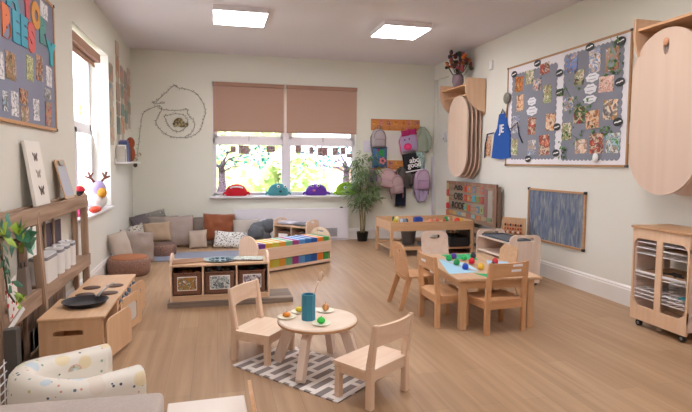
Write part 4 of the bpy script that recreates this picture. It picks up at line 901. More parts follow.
# ---- toys on the left window sill
zs = LZ0+.0215
t = thing('plush_toy', 'white plush bird with brown antlers, lilac head and yellow beak on the left sill', 'plush toy', TR(XL-.04, 6.36, zs, R(6)))
FUR = paint('#e9e4e0', .95, .1, 30, .5, 90)
m = M(); m.ball((0, .06, .10), (.085, .27, .10), 18); m.ball((.01, .34, .06), (.05, .12, .055), 12); m.done('body', FUR, t)
m = M(); m.ball((.01, -.04, .235), (.075, .10, .085), 18); m.done('head', paint('#b9a6d0', .9, .2), t)
m = M(); m.ball((.05, -.12, .19), (.05, .075, .055), 12); m.done('beak', paint('#d99a2e', .8, .15), t)
for sg in (-1, 1): m = M(); m.tube([(sg*.03, -.02, .30), (sg*.07, -.02+sg*.02, .35), (sg*.09, -.02+sg*.03, .42)], .014, 8); m.tube([(sg*.06, -.02, .34), (sg*.12, -.02+sg*.04, .37)], .012, 8); m.tube([(sg*.07, -.02, .36), (sg*.05, -.01, .41)], .010, 8); m.done('antler', paint('#7d4a3a', .9, .2), t)
m = M(); m.ball((0, .43, .09), (.03, .03, .035), 10); m.done('tail_tip', paint('#4a3a3a', .9), t)
m = M(); m.ball((0, 0, .035), (.05, .10, .035), 12); m.ball((.01, .10, .03), (.04, .07, .03), 10); tag(m.done('orange_toy', paint('#e8502e', .6, .2), None, TR(XL+.005, 5.93, zs)), 'bright orange-red soft toy lying on the left sill by the plush bird', 'toy')
t = thing('rag_doll', 'doll with red hat and pink dress sitting at the near end of the left sill', 'doll', TR(XL-.04, 5.56, zs) @ Matrix.Scale(.80, 4))
m = M(); m.lathe([(0, 0), (.085, 0), (.075, .06), (.045, .14), (.03, .19), (0, .20)], 18); m.done('dress', paint('#e2507e', .8, .2, 40), t)
m = M(); m.ball((0, 0, .26), (.06, .062, .072), 16); m.done('head', paint('#d9a88c', .7, .05), t)
m = M(); m.ball((-.012, 0, .275), (.066, .072, .072), 14); m.done('hair', paint('#2e211f', .9, .2), t)
m = M(); m.lathe([(.066, .31), (.06, .335), (.035, .365), (0, .38)], 18); m.done('hat', paint('#cf2438', .8, .1), t)
for sg in (-1, 1):
    m = M(); m.tube([(.02, sg*.04, .16), (.05, sg*.075, .10), (.06, sg*.07, .06)], .014, 8); m.done('arm', paint('#e9c0c8', .8), t)
    m = M(); m.ball((.058, sg*.022, .268), .006, 6); m.done('eye', BLACK, t)

# ================================================================== BACK WALL
# wire garland with a clump of cones
VP = [(-1.19, 1.30), (-1.15, 1.55), (-1.12, 1.80), (-1.08, 2.02), (-.98, 2.10), (-.86, 2.15), (-.80, 2.11), (-.87, 1.98), (-.885, 1.88), (-.80, 1.76), (-.68, 1.69), (-.52, 1.675), (-.36, 1.70), (-.24, 1.80), (-.19, 1.95), (-.155, 2.08), (-.20, 2.24), (-.29, 2.36), (-.42, 2.42), (-.56, 2.44), (-.62, 2.47), (-.74, 2.36), (-.85, 2.25), (-.93, 2.20), (-.86, 2.19), (-.76, 2.20)]
VP2 = [(-.86, 2.12), (-.70, 2.09), (-.52, 2.10), (-.44, 2.12), (-.41, 2.02), (-.33, 1.94), (-.33, 1.83), (-.38, 1.74), (-.47, 1.69)]
VP3 = [(-.77, 2.00), (-.66, 2.03), (-.54, 2.04), (-.45, 1.99), (-.42, 1.90), (-.48, 1.81), (-.57, 1.76), (-.66, 1.80), (-.72, 1.88), (-.77, 2.00)]
t = thing('twig_garland', 'looping twig garland fixed in a spiral on the back wall left of the window', 'garland', TR(0, YB-.012, 0))
def smooth(P, n=5):
    out = []
    for i in range(len(P)-1):
        p0, p1, p2, p3 = (Vector(P[max(i-1, 0)]), Vector(P[i]), Vector(P[i+1]), Vector(P[min(i+2, len(P)-1)]))
        for k in range(n):
            q = k/n; out.append(.5*((2*p1)+(p2-p0)*q+(2*p0-5*p1+4*p2-p3)*q*q+(3*p1-p0-3*p2+p3)*q**3))
    return out+[Vector(P[-1])]
GM = paint('#a8a08e', .8, .3, 60)
for P in (VP, VP2, VP3):
    pts = smooth(P); m = M(); m.tube([(p.x, 0, p.y) for p in pts], .004, 5)
    for i in range(1, len(pts)-1):
        p = pts[i]; m.leaf((p.x, -.004, p.y), (rnd.uniform(-1, 1), -.3, rnd.uniform(-1, 1)), (0, 1, 0), .035, .010)
    m.done('twig', GM, t)
m = M()
for k in range(26):
    a, r_ = rnd.uniform(0, 6.28), rnd.uniform(.02, .105)
    m.ball((-.535+r_*math.cos(a), -.02, 1.885+r_*math.sin(a)*1.1), (.026, .02, .026), 8, mi=k % 3)
m.done('cone_clump', [paint('#9a8450', .8, .4), paint('#7d6a48', .8, .4), paint('#c9bb92', .8, .3)], t)
m = M(); m.ball((-1.20, -.01, 1.24), (.03, .015, .035), 8); m.done('end_knot', paint('#4c3f38', .9), t)

# coat peg boards
def pegboard(label, x0, x1, z0, z1, n):
    t = thing('coat_peg_board', label, 'coat rack', TR(x0, YB, z0)); w_, h_ = x1-x0, z1-z0
    m = M(); m.box(0, w_, -.022, -.001, 0, h_, .004); m.done('board', wood('#d98f52', '#c47d43', 0, 24, .45), t)
    for k in range(n):
        x = w_*(k+.5)/n; m = M(); m.cyl((x, -.02, h_*.22), (x, -.075, h_*.26), .011, .008, 10); m.ball((x, -.08, h_*.265), .015, 10); m.done('peg', wood('#d9a05f', '#c88f50', 1, 24, .45), t)
    for k in range(n):
        x = w_*(k+.5)/n; m = M(); m.box(x-.035, x+.035, -.0235, -.022, h_*.5, h_*.86); m.done('name_card', photo_mat([['#c23a2a', '#e0b04a'], ['#b94a6a', '#d8a07a'], ['#5a3a7a', '#e09a5a'], ['#c2331f', '#e3c25a']][k % 4], 30), t)
pegboard('orange-brown wooden coat peg board, upper one, on the back wall right of the window', 2.56, 3.44, 1.86, 2.05, 7)
pegboard('lower wooden coat peg board, mostly hidden behind hanging bags', 2.62, 3.46, 1.19, 1.35, 7)
for x, z, w_, h_, lab in ((2.50, 1.58, .14, .20, 'lilac paper notice on the back wall beside the window frame'), (2.90, 1.62, .40, .36, 'faint white paper between the two peg boards')):
    m = M(); m.box(-w_/2, w_/2, -h_/2, h_/2, 0, .002); tag(m.done('paper_notice', paint('#dfdae6' if w_ < .2 else '#e9e5e2', .7, .02), None, on_back(x, z, .003)), lab, 'paper')
def rucksack(label, x, z, w_, h_, c1, c2, c3=None, T=None, pocket=True, ears=False, straps=True, y=None, cat='rucksack', name='rucksack', spots=None):
    """z = underside; hangs against the wall"""
    t = thing(name, label, cat, TR(x, YB-.10 if y is None else y, z) @ (T or I4), 'bags and coats on the pegs'); m1 = spots or paint(c1, .8, .12, 20, .2, 100)
    m = M(); m.pillow(w_, h_, .15, Matrix.Translation((0, 0, h_/2)) @ UPX, 0, 16, .012, rnd.random()*9, .02, .38); m.done('bag_body', m1, t)
    if pocket: m = M(); m.pillow(w_*.78, h_*.42, .08, Matrix.Translation((0, -.07, h_*.26)) @ UPX, 0, 12, .004, 3., .02); m.done('front_pocket', paint(c2, .8, .12, 20, .2, 100), t)
    m = M(); m.tube([(w_*.40*math.cos(R(a)), -.055-.02*math.sin(R(a)), h_*.50+h_*.42*math.sin(R(a))) for a in range(0, 181, 15)], .005, 5); m.done('zip', paint(c3 or c2, .6), t)
    m = M(); m.tube([(-.03, 0, h_*.97), (-.025, -.01, h_+.05), (.025, -.01, h_+.05), (.03, 0, h_*.97)], .008, 6); m.done('top_loop', paint(c3 or c2, .8), t)
    if straps:
        for sg in (-1, 1): m = M(); m.tube([(sg*w_*.3, .03, h_*.9), (sg*w_*.52, .035, h_*.55), (sg*w_*.50, .03, h_*.1), (sg*w_*.42, .02, -.08)], .012, 6); m.done('strap', paint(c3 or c2, .8), t)
    return t
rucksack('grey toddler rucksack hanging at the left end of the upper peg board', 2.675, 1.56, .25, .32, '#b9aeb2', '#a89da2', '#7d7478')
t = thing('blue_bag', 'denim-blue hanging bag with green and pink flower badges below the grey rucksack', 'bag', TR(2.70, YB-.07, 1.22), 'bags and coats on the pegs')
m = M(); m.pillow(.27, .36, .07, Matrix.Translation((0, 0, .18)) @ UPX, 0, 12, .006, 2.); m.done('bag_body', paint('#4f7aa6', .8, .2, 14), t)
m = M(); m.plate([(.055*math.cos(R(a))*(1+.18*math.cos(R(a*5))), .055*math.sin(R(a))*(1+.18*math.cos(R(a*5)))) for a in range(0, 360, 12)], (), .008, TR(.04, -.043, .12) @ UPX); m.plate(ell(.045, .045, 12), (), .010, TR(.04, -.043, .12) @ UPX, 1); m.done('flower_badge', [paint('#e58a9c', .7), paint('#7a2f4a', .7)], t)
m = M(); m.plate(rrect(.09, .11, .03), (), .008, TR(.02, -.043, .25) @ UPX); m.done('green_badge', paint('#2f9a4f', .7), t)
m = M(); m.plate(ell(.03, .05, 10), (), .009, TR(-.04, -.042, .30) @ UPX); m.done('red_badge', paint('#b8344a', .7), t)
# pink bag with bow and snout pocket
t = rucksack('pink and lavender rucksack with magenta bow and round pink pocket on the upper pegs', 3.24, 1.50, .31, .36, '#b9a3c8', '#e0407f', '#e56f9c', TR(0, 0, 0, 0, 0, R(-8)), pocket=False)
m = M(); m.ball((-.06, -.075, .09), (.075, .035, .06), 14); m.done('round_pocket', paint('#ee3f7f', .7, .1), t)
m = M(); m.pillow(.15, .10, .06, Matrix.Translation((-.07, -.06, .32)) @ UPX, 0, 10); m.pillow(.15, .10, .06, Matrix.Translation((.06, -.06, .33)) @ UPX, 0, 10); m.ball((0, -.08, .325), (.025, .03, .03), 10); m.done('bow', paint('#b81f6a', .7, .2), t)
for x, z in ((-.02, .22), (-.10, .21)): m = M(); m.ball((x, -.078, z), (.012, .008, .016), 8); m.done('eye', paint('#2b2333', .4), t)
# hanging coats
def coat(label, x, z0, z1, w0, w1, col, name='coat', cat='coat', sway=0., y=None, mat=None, sleeves=True, T=None):
    t = thing(name, label, cat, TR(x, YB-.075 if y is None else y, 0) @ (T or I4), 'bags and coats on the pegs'); mm = mat or paint(col, .85, .18, 12, .3, 40)
    b = bmesh.new(); n, k = 12, 22; rings = []
    for i in range(n+1):
        q = i/n; z = z1+(z0-z1)*q; w_ = w0+(w1-w0)*q**.7
        rings.append([b.verts.new((sway*q+w_/2*math.cos(2*math.pi*j/k)*(1+.05*math.sin(j*3+q*4)), .045*math.sin(2*math.pi*j/k)*(1+.25*math.sin(j*2.3+q*5)), z+.012*math.sin(j*1.7)*q)) for j in range(k)])
    for a, c in zip(rings, rings[1:]):
        for j in range(k): b.faces.new((a[j], a[(j+1) % k], c[(j+1) % k], c[j]))
    b.faces.new(rings[0]); b.faces.new(rings[-1][::-1]); bmesh.ops.recalc_face_normals(b, faces=b.faces[:])
    m = M(); m.merge(b, None, 0, True); m.done('coat_body', mm, t)
    if sleeves:
        for sg in (-1, 1): m = M(); m.tube([(sg*w0*.4, -.01, z1-.04), (sg*w1*.5+sway*.4, -.03, z1+(z0-z1)*.45), (sg*w1*.46+sway*.8, -.03, z1+(z0-z1)*.88)], [.035, .042, .032], 8); m.done('sleeve', mm, t)
    return t
coat('pale sage green coat hanging at the right end of the upper pegs', 3.47, 1.50, 1.93, .08, .26, '#aab5a2')
coat('teal and white patterned garment hanging below the sage green coat', 3.42, 1.22, 1.50, .16, .22, '#8faaa6', 'patterned_garment', 'clothes', 0, None, spots_mat('teal_pattern', '#9fb8b4', ['#5c7d7c', '#e6ecea'], 30, .35, .9), False)
t = thing('tote_bag', 'black cloth bag with white handwritten-style lettering below the pink rucksack', 'bag', TR(3.32, YB-.09, 1.12, 0, 0, R(-10)), 'bags and coats on the pegs')
m = M(); m.pillow(.33, .36, .06, Matrix.Translation((0, 0, .18)) @ UPX, 0, 12, .004, 4., .0); m.done('bag_body', paint('#17171f', .85, .1), t)
text_obj('lettering', 'abc', .13, WHITE, TR(.03, -.036, .235) @ UPX, .003, t, .003); text_obj('lettering', 'good', .12, WHITE, TR(.02, -.036, .155) @ UPX, .003, t, .003)
m = M(); m.box(-.155, .155, -.036, -.028, .045, .065, .002); m.done('white_band', WHITE, t)
rucksack('large pale pink quilted rucksack on the lower pegs, left', 2.78, .88, .33, .34, '#d3b3b8', '#c9a6ad', '#c4878f', TR(0, 0, 0, 0, 0, R(12)), y=YB-.12)
rucksack('pinkish grey rucksack on the lower pegs, right of the large pale pink one', 3.00, .78, .24, .33, '#c2a5a9', '#b3959a', '#a8747c', TR(0, 0, 0, 0, 0, R(-6)), y=YB-.16)
rucksack('shiny lavender-pink rucksack at the right end of the lower pegs', 3.47, .84, .29, .37, '#c6a9c2', '#b592b0', '#8d6f8f')
coat('dark olive-grey coat behind the bags on the lower pegs', 3.10, .88, 1.24, .10, .28, '#5c5753', sway=.06, y=YB-.06)
coat('navy trousers hanging below the olive coat', 3.10, .56, .90, .17, .19, '#1d2338', 'trousers', 'clothes', 0, YB-.05, None, False)
coat('lilac cardigan with hanging sleeves below the lavender rucksack', 3.47, .64, .92, .20, .14, '#c9b5da', 'cardigan', 'clothes', 0, YB-.055)
rucksack('small purple bag at the left end of the lower pegs behind the bamboo', 2.58, .98, .16, .18, '#8f6aa6', '#7d5896', '#c05a8a', y=YB-.07, straps=False)
# ---- plush monsters on the window sill
def monster(label, x, w_, h_, col, c2, feat):
    t = thing('plush_monster', label, 'plush toy', TR(x, YB-.015, WZ0+.001), 'plush toys on the back window sill')
    m = M(); m.lathe([(0, 0), (.42, 0), (.5, .12), (.5, .3), (.46, .55), (.34, .82), (.16, .97), (0, 1)], 24, Matrix.Diagonal((w_, .14, h_, 1))); m.done('body', paint(col, .85, .15, 20, .4, 60), t)
    for sg in (-1, 1): m = M(); m.tube([(sg*w_*.44, 0, .04), (sg*w_*.55, -.02, .05), (sg*w_*.60, -.03, .02)], [.022, .018, .014], 8); m.done('arm', paint(col, .85, .15), t)
    if feat == 'smile':
        m = M(); m.tube([(w_*.30*math.cos(R(a)), -.072-.0*a, h_*.62+h_*.16*math.sin(R(a))) for a in range(20, 161, 20)], .014, 6); m.done('white_stripe', WHITE, t)
    else:
        for sg in (-1, 1):
            ex = feat[0]+sg*feat[1]
            m = M(); m.ball((ex, -.055, feat[2]), (feat[3], .02, feat[3]), 12); m.done('eye', WHITE, t)
            m = M(); m.ball((ex+.004, -.073, feat[2]), (feat[3]*.5, .008, feat[3]*.5), 8); m.done('pupil', paint(c2, .3), t)
        m = M(); m.ball((feat[0]-.02, -.070, feat[2]-.08), (.028, .012, .018), 10); m.done('mouth', paint('#e08aa0' if feat[4] else '#2f5a60', .7), t)
    return t
monster('red plush toy with white stripe, leftmost on the back window sill', .315, .35, .19, '#d3182c', WHITE, 'smile')
monster('teal plush monster with two eyes on the back window sill', .985, .34, .20, '#4f9aa3', '#1d3338', (.05, .055, .15, .024, 0))
monster('purple plush monster with round eyes and pink mouth on the window sill', 1.62, .37, .19, '#6a38ae', '#2d1a4a', (-.03, .05, .165, .028, 1))
monster('lime green plush monster at the right end of the window sill behind the bamboo', 2.13, .36, .22, '#8fb832', '#3f5fa8', (.03, .06, .13, .026, 0))
# photos strung across the panes
yp = YB+.055
for x0, x1, z, lab in ((WX0+.04, 1.07, 1.585, 'thin string for photos across the left pane of the back window'), (1.18, WX1-.04, 1.575, 'thin string for photos across the right pane of the back window')):
    m = M(); m.tube([(x0+(x1-x0)*i/10, yp, z-.03*math.sin(math.pi*i/10)) for i in range(11)], .0025, 5); tag(m.done('photo_string', METAL, None, TR()), lab, 'string', 'photo strings')
SCN = ['#4a3a3a', '#8f7a86', '#c08a7a', '#3a4a5a', '#d9c6c0', '#5a4a6a']
for k, (x, z, w_, h_) in enumerate(((.27, 1.505, .085, .10), (.44, 1.50, .16, .13), (.87, 1.515, .14, .10), (1.325, 1.52, .10, .12), (1.545, 1.50, .08, .12), (1.735, 1.485, .17, .14), (1.955, 1.49, .10, .13), (2.09, 1.50, .085, .12), (2.20, 1.42, .10, .07))):
    print_obj(on_back(x, z, -.051), w_, h_, SCN, 'small photo hung in the back window, number %s from the left'.replace('number %s', ('leftmost, first', 'wide one, second', 'third', 'fourth', 'narrow one, fifth', 'largest one, sixth', 'seventh', 'narrow one, eighth', 'lowest one, ninth')[k]), 'photos hung in the back window', sc_=30)
# tree pictures stuck on the panes
def film(m):
    # thin printed window film: lets daylight glow through
    if m.get('film'): return m
    nt = m.node_tree; b = nt.nodes['Principled BSDF']; o = [n for n in nt.nodes if n.type == 'OUTPUT_MATERIAL'][0]
    tl = nd(nt, 'ShaderNodeBsdfTranslucent'); src = b.inputs['Base Color'].links[0].from_socket; nt.links.new(src, tl.inputs[0])
    mx = nd(nt, 'ShaderNodeMixShader'); mx.inputs[0].default_value = .6; nt.links.new(b.outputs[0], mx.inputs[1]); nt.links.new(tl.outputs[0], mx.inputs[2])
    tr = nd(nt, 'ShaderNodeBsdfTransparent'); m2 = nd(nt, 'ShaderNodeMixShader'); m2.inputs[0].default_value = .12
    nt.links.new(mx.outputs[0], m2.inputs[1]); nt.links.new(tr.outputs[0], m2.inputs[2]); nt.links.new(m2.outputs[0], o.inputs[0]); m['film'] = 1; return m
def tree_decal(label, x, sg, top):
    t = thing('tree_decal', label, 'window picture', TR(x, YB+.077, .80)); TKM = film(spots_mat('trunk_print%d' % sg, '#a58fa2', ['#77607a', '#c9b4c6', '#6a5468'], 40, .4, .8))
    def rib(P, ws):
        L_, R_ = [], []
        for i, p in enumerate(P):
            a, c = Vector(P[max(i-1, 0)]), Vector(P[min(i+1, len(P)-1)]); d = (c-a).normalized(); nn = Vector((-d.y, d.x))*ws[i]
            L_.append((p[0]+nn.x, p[1]+nn.y)); R_.append((p[0]-nn.x, p[1]-nn.y))
        return L_+R_[::-1]
    m = M(); U = UPX
    m.plate(rib([(0, 0), (.01*sg, .2), (0, .38), (.03*sg, .52)], [.075, .055, .05, .03]), (), .002, U); m.done('trunk', TKM, t)
    m = M(); br = [[(0, .34), (-.1*sg, .5), (-.13*sg, .68)], [(0, .40), (.12*sg, .55), (.28*sg, .60), (.42*sg, .66)], [(.03*sg, .5), (.1*sg, .64), (.2*sg, .72)], [(.0, .33), (.16*sg, .42), (.30*sg, .43)], [(.12*sg, .55), (.22*sg, .50), (.36*sg, .52)]]
    for B in br: m.plate(rib(B, [.018, .012, .006, .005][:len(B)]), (), .002, U)
    m.done('branches', TKM, t)
    m = M()
    for k in range(85):
        x_, z_ = sg*rnd.uniform(-.1, .78), rnd.uniform(.40, .77); m.leaf((x_, -.003, z_), (rnd.uniform(-1, 1), 0, rnd.uniform(-1, 1)), (0, 1, 0), .060, .042, mi=0 if k % 3 else 1, bend=0)
    o = tag(m.done('leaves', [film(paint('#3f9f9c', .6, .11)), film(paint('#a07ab8', .6, .11))], t), kind='stuff')
tree_decal('painted tree with purple-brown trunk and teal leaves on the left window pane', .085, 1, 1); tree_decal('painted tree with purple trunk on the right window pane, leaning left', 2.16, -1, 1)

# ================================================================== RIGHT WALL
# alarm box, sensor
t = thing('alarm_box', 'small white wall box in the recess near the far right corner', 'alarm', on_right(8.19, 1.75, -.059))
m = M(); m.box(-.05, .05, -.08, .08, 0, .05, .006); m.done('box_body', paint('#dfdcdf', .4, .02), t); m = M(); m.plate(ell(.03, .03, 12, 0, -.03), (), .004, TR(0, 0, .05)); m.done('button', paint('#4a5a8a', .4), t)
m = M(); m.box(-.035, .035, -.06, .06, 0, .03, .008); tag(m.done('motion_sensor', paint('#f3efee', .4, .02), None, on_right(6.62, 2.66, .001)), 'small white sensor high on the right wall beside the folded tables', 'sensor')
# fold-down tables
def fold_table(label, yc, zc, w_, h_, n, knob, rack_y, depth, ztop, grp='folding oval tables on the right wall'):
    t = thing('folding_table', label, 'folding table', TR(XR, yc, 0), grp)
    stad = []
    r_ = w_/2
    for k in range(0, 25): a = R(180*k/24); stad.append((r_*math.cos(a), h_/2-r_+r_*math.sin(a)))
    for k in range(0, 25): a = R(180+180*k/24); stad.append((r_*math.cos(a), -(h_/2-r_)+r_*math.sin(a)))
    QL = Matrix(((0, 0, -1, 0), (-1, 0, 0, 0), (0, 1, 0, 0), (0, 0, 0, 1)))
    for i in range(n):
        x = -depth+i*(depth-.05)/max(n-1, 1)
        m = M(); holes = [ell(.055, .13, 16, .0, h_/2-.14)] if i == 0 and knob else []
        m.plate(stad, holes, .022, Matrix.Translation((x+.022, i*.015, zc-i*.01)) @ QL); o = m.done('oval_leaf', wood('#dcc2b0', '#d3b7a4', 2, 10, .45), t)
        if holes: m = M(); m.plate(ell(.052, .126, 16, 0, h_/2-.14), (), .004, Matrix.Translation((x+.020, 0, zc)) @ QL); m.done('hole_backing', paint('#8d7d76', .7), t); m = M(); m.ball((x-.004, 0, zc+h_/2-.105), (.012, .026, .03), 12); m.done('latch', wood('#e0a683', '#d0946f', 2, 20), t)
    for yy in rack_y:
        m = M(); out = [(-.02, ztop), (-depth-.05, ztop), (-depth-.055, ztop-.12)] + [(-depth-.055+(depth+.035)*(1-math.cos(R(90*k/8))), ztop-.12-.34*math.sin(R(90*k/8))) for k in range(1, 9)]
        out[-1] = (-.02, ztop-.47)
        m.plate(out, (), .022, Matrix.Translation((0, yy, 0)) @ Matrix(((1, 0, 0, 0), (0, 0, 1, 0), (0, 1, 0, 0), (0, 0, 0, 1)))); m.done('side_bracket', wood('#e0bb9c', '#d3ab8a', 2, 22, .45), t)
    y0, y1 = min(rack_y)+.02, max(rack_y)+.004
    m = M(); m.box(-depth-.03, -.004, y0, y1, ztop-.10, ztop-.078, .003); m.done('top_shelf', wood('#d9ab84', '#cb9a72', 1, 22, .45), t)
    m = M(); m.cyl((-depth+.04, y0, ztop-.22), (-depth+.04, y1, ztop-.22), .016, n=12); m.done('rail', wood('#d9ab84', '#cb9a72', 1, 22, .45), t)
    m = M(); m.box(-.025, -.002, y0, y1, ztop-.5, ztop-.10, .003); m.box(-.035, -.002, -.04, .04, zc-h_/2+.1, ztop-.12, .003); m.done('wall_plate', wood('#d9ab84', '#cb9a72', 2, 22, .45), t)
    return t
fold_table('folding wall table with several stacked oval leaves, below the dried flowers', 7.10, 1.70, .62, 1.18, 4, False, (-.345, .50), .27, 2.50)
fold_table('large folding wall table with one big oval leaf at the right edge of the picture', 3.42, 1.72, .66, 1.30, 2, True, (-.60, .26), .30, 2.50)
# dried flowers in pot on the far table bracket
t = thing('dried_flowers', 'pot of dark red and orange dried flowers on top of the far folding table', 'plant', TR(3.50, 7.25, 2.423))
m = M(); m.lathe([(0, 0), (.055, 0), (.085, .09), (.08, .17), (.06, .20), (.05, .19), (.06, .1), (0, .03)], 18); m.done('vase', paint('#8c7580', .6, .3, 10), t)
m = M(); ends = []
for k in range(44):
    a = rnd.uniform(0, 6.28); r_ = rnd.uniform(.03, .23); e = Vector((r_*math.cos(a)*.8, r_*math.sin(a), rnd.uniform(.26, .53))); ends.append(e)
    m.tube([(0, 0, .15), (e.x*.5, e.y*.5, e.z*.6), e], .003, 4)
m.done('stems', paint('#4a4238', .8), t)
m = M()
for k, e in enumerate(ends): 
    for j in range(4): m.ball(e+Vector((rnd.uniform(-.02, .02), rnd.uniform(-.02, .02), rnd.uniform(-.02, .02))), rnd.uniform(.012, .028), 6, mi=k % 5)
tag(m.done('flower_heads', [paint(c, .8, .3) for c in ('#7d3a3c', '#2f2b33', '#a8525a', '#d9762e', '#3f4a3a')], t), kind='stuff')

# big notice board
t = thing('display_board', 'large display board with white backing, grey panels and wooden frame on the right wall', 'notice board', TR(XR, 0, 0))
Y0, Y1, Z0, Z1 = 4.10, 6.165, 1.302, 2.526
m = M(); m.box(-.012, -.001, Y0, Y1, Z0, Z1); m.done('white_backing', paint('#ece7ee', .7, .02), t)
m = M(); m.box(-.022, -.001, Y0-.018, Y1+.018, Z0-.018, Z0+.003, .002); m.box(-.022, -.001, Y0-.018, Y1+.018, Z1-.003, Z1+.018, .002)
for y in (Y0-.018, Y1): m.box(-.022, -.001, y, y+.018, Z0-.018, Z1+.018, .002)
m.done('frame', wood('#b98c62', '#a67a52', 1, 24, .5), t)
for y in (Y0-.018, Y1): 
    for z in (Z0-.018, Z1): m = M(); m.box(-.026, -.001, y-.004, y+.022, z-.004, z+.02, .003); m.done('corner_cap', DGREY, t)
def scallop(y0, y1, z0, z1, n, k):
    out = []; 
    for (a, b_, cnt, nr) in (((y0, z0), (y1, z0), n, (0, -1)), ((y1, z0), (y1, z1), k, (1, 0)), ((y1, z1), (y0, z1), n, (0, 1)), ((y0, z1), (y0, z0), k, (-1, 0))):
        for i in range(cnt*4):
            q = i/(cnt*4); s_ = abs(math.sin(math.pi*i/4))*.016
            out.append((a[0]+(b_[0]-a[0])*q+nr[0]*s_, a[1]+(b_[1]-a[1])*q+nr[1]*s_))
    return out
QR = Matrix(((0, 0, -1, 0), (1, 0, 0, 0), (0, 1, 0, 0), (0, 0, 0, 1)))
for (a, b_, c_, d_) in ((5.17, 6.06, 1.375, 2.425), (4.19, 5.035, 1.36, 2.475)):
    m = M(); m.plate(scallop(a, b_, c_, d_, 14, 16), (), .003, Matrix.Translation((-.0125, 0, 0)) @ QR); m.done('grey_panel', paint('#8b8d9b', .9, .08, 30), t)
GR = 'photos on the large display board'
PH = [('a', 5.916, 2.30, .17, .187), ('b', 5.683, 2.354, .168, .168), ('c', 5.529, 2.243, .16, .141), ('d', 5.392, 2.406, .172, .126), ('e', 5.875, 2.064, .156, .199), ('f', 5.328, 2.108, .151, .205), ('g', 5.958, 1.804, .15, .214), ('h', 5.613, 1.762, .16, .204), ('i', 5.254, 1.784, .16, .192), ('j', 5.981, 1.521, .15, .203), ('k', 5.597, 1.505, .16, .18), ('l', 5.352, 1.527, .20, .231), ('m', 4.917, 2.378, .19, .191), ('n', 4.789, 2.211, .15, .156), ('o', 4.565, 2.34, .165, .229), ('p', 4.325, 2.315, .172, .228), ('q', 4.391, 2.088, .20, .155), ('r', 4.323, 1.836, .19, .192), ('s', 4.942, 1.954, .16, .139), ('t', 4.766, 1.821, .17, .177), ('u', 4.568, 1.76, .19, .181), ('v', 4.958, 1.661, .15, .183), ('w', 4.724, 1.493, .18, .145), ('x', 4.496, 1.516, .19, .199), ('y', 4.271, 1.514, .18, .191)]
PAL = [['#4a342a', '#b9744a', '#e8d5c0', '#d98a4a', '#5a4a42'], ['#3b4a35', '#c9a98a', '#6b8a4a', '#efe2d0', '#7a4a3a'], ['#2f3a55', '#d0b090', '#3f6fae', '#e9ddd0', '#b05a3a'], ['#8a2f2a', '#e7c9b2', '#4a2f2a', '#c94a35', '#d9b394']]
LABS = {'a': 'orange-toned photo at the top left of the left grey panel', 'b': 'photo second from left in the top row of the left grey panel', 'c': 'photo with green and blue just right of the two top left ones', 'd': 'photo highest on the left grey panel, by its right top', 'e': 'narrow photo below the orange one, left grey panel', 'f': 'tall photo at the right edge of the left grey panel, upper half',
 'g': 'photo at the left edge of the left grey panel beside the apron', 'h': 'photo below the white cloud cards, left grey panel', 'i': 'photo overlapping the white strip, lower half of the left panel', 'j': 'photo in the bottom left corner partly beside the apron string', 'k': 'photo in the middle of the bottom row, left grey panel', 'l': 'large dark photo at the right of the bottom row, left grey panel',
 'm': 'photo with bright blue top at the upper left of the right grey panel', 'n': 'reddish photo below the blue-topped one, right grey panel', 'o': 'tall colourful photo below the round black badge, top of right panel', 'p': 'photo with white label and green leaves, top right of right panel', 'q': 'photo of pink sticks in the right grey panel beside the cloud cards', 'r': 'orange and white photo at the right edge, middle of right panel',
 's': 'leafy photo at the left edge of the right panel, middle', 't': 'red-toned photo in the middle of the right panel', 'u': 'photo with pale top and red block, centre of right panel', 'v': 'photo near the lower left edge of the right panel', 'w': 'photo of small hands in the bottom row, right panel, left', 'x': 'photo with blue strip in the middle of the bottom row, right panel', 'y': 'photo with blue round flower in the bottom right corner of right panel'}
SPEC = {'a': ['#c2602a', '#e28a45', '#6a3a22', '#f0c89a'], 'm': ['#3a2f2a', '#7a5a45', '#2f75c9', '#a87a5a', '#e0cdb8'], 'q': ['#d99a90', '#f3dcd2', '#c9827a', '#f0cfc2', '#8a6a4a'], 'r': ['#e8a25a', '#f2e3d2', '#3a4a5a', '#e09a55', '#5a7a3a'], 'w': ['#e0b8a2', '#f0d8c8', '#8a6a5a', '#d9a890'], 'y': ['#3a86b8', '#e8e4dc', '#7a5a40', '#a8cfe0', '#5a8a3a'], 'p': ['#7d8a92', '#5a7a3a', '#b06a45', '#8a5a3a', '#d9dde6'], 't': ['#c2343a', '#4a2a2a', '#4a7a3a', '#e8c8b8', '#d9404a']}
for k, (c, y, z, w_, h_) in enumerate(PH): print_obj(on_right(y, z, .0165), w_, h_, SPEC.get(c, PAL[k % 4]), LABS[c], GR, roll=rnd.uniform(-4, 4), sc_=22)
BD = [(6.025, 2.44, 'black oval badge at the top left corner of the display board'), (5.534, 2.491, 'black oval badge on the top frame above the left grey panel'), (5.113, 2.31, 'black oval badge at the top of the white strip between panels'), (4.639, 2.493, 'black round badge on the top edge of the right grey panel'), (4.219, 2.461, 'black badge in the top right corner of the display board'), (4.209, 2.081, 'black badge at the right edge of the display board, upper middle'), (4.212, 1.709, 'black speech-shaped badge at the right edge, lower middle'),
      (5.101, 2.095, 'dark round badge on the white strip below the top one'), (5.125, 1.72, 'black oval badge low on the white strip, above another'), (5.126, 1.431, 'black oval badge at the foot of the white strip'), (5.664, 1.367, 'black oval badge on the lower white border under the left panel')]
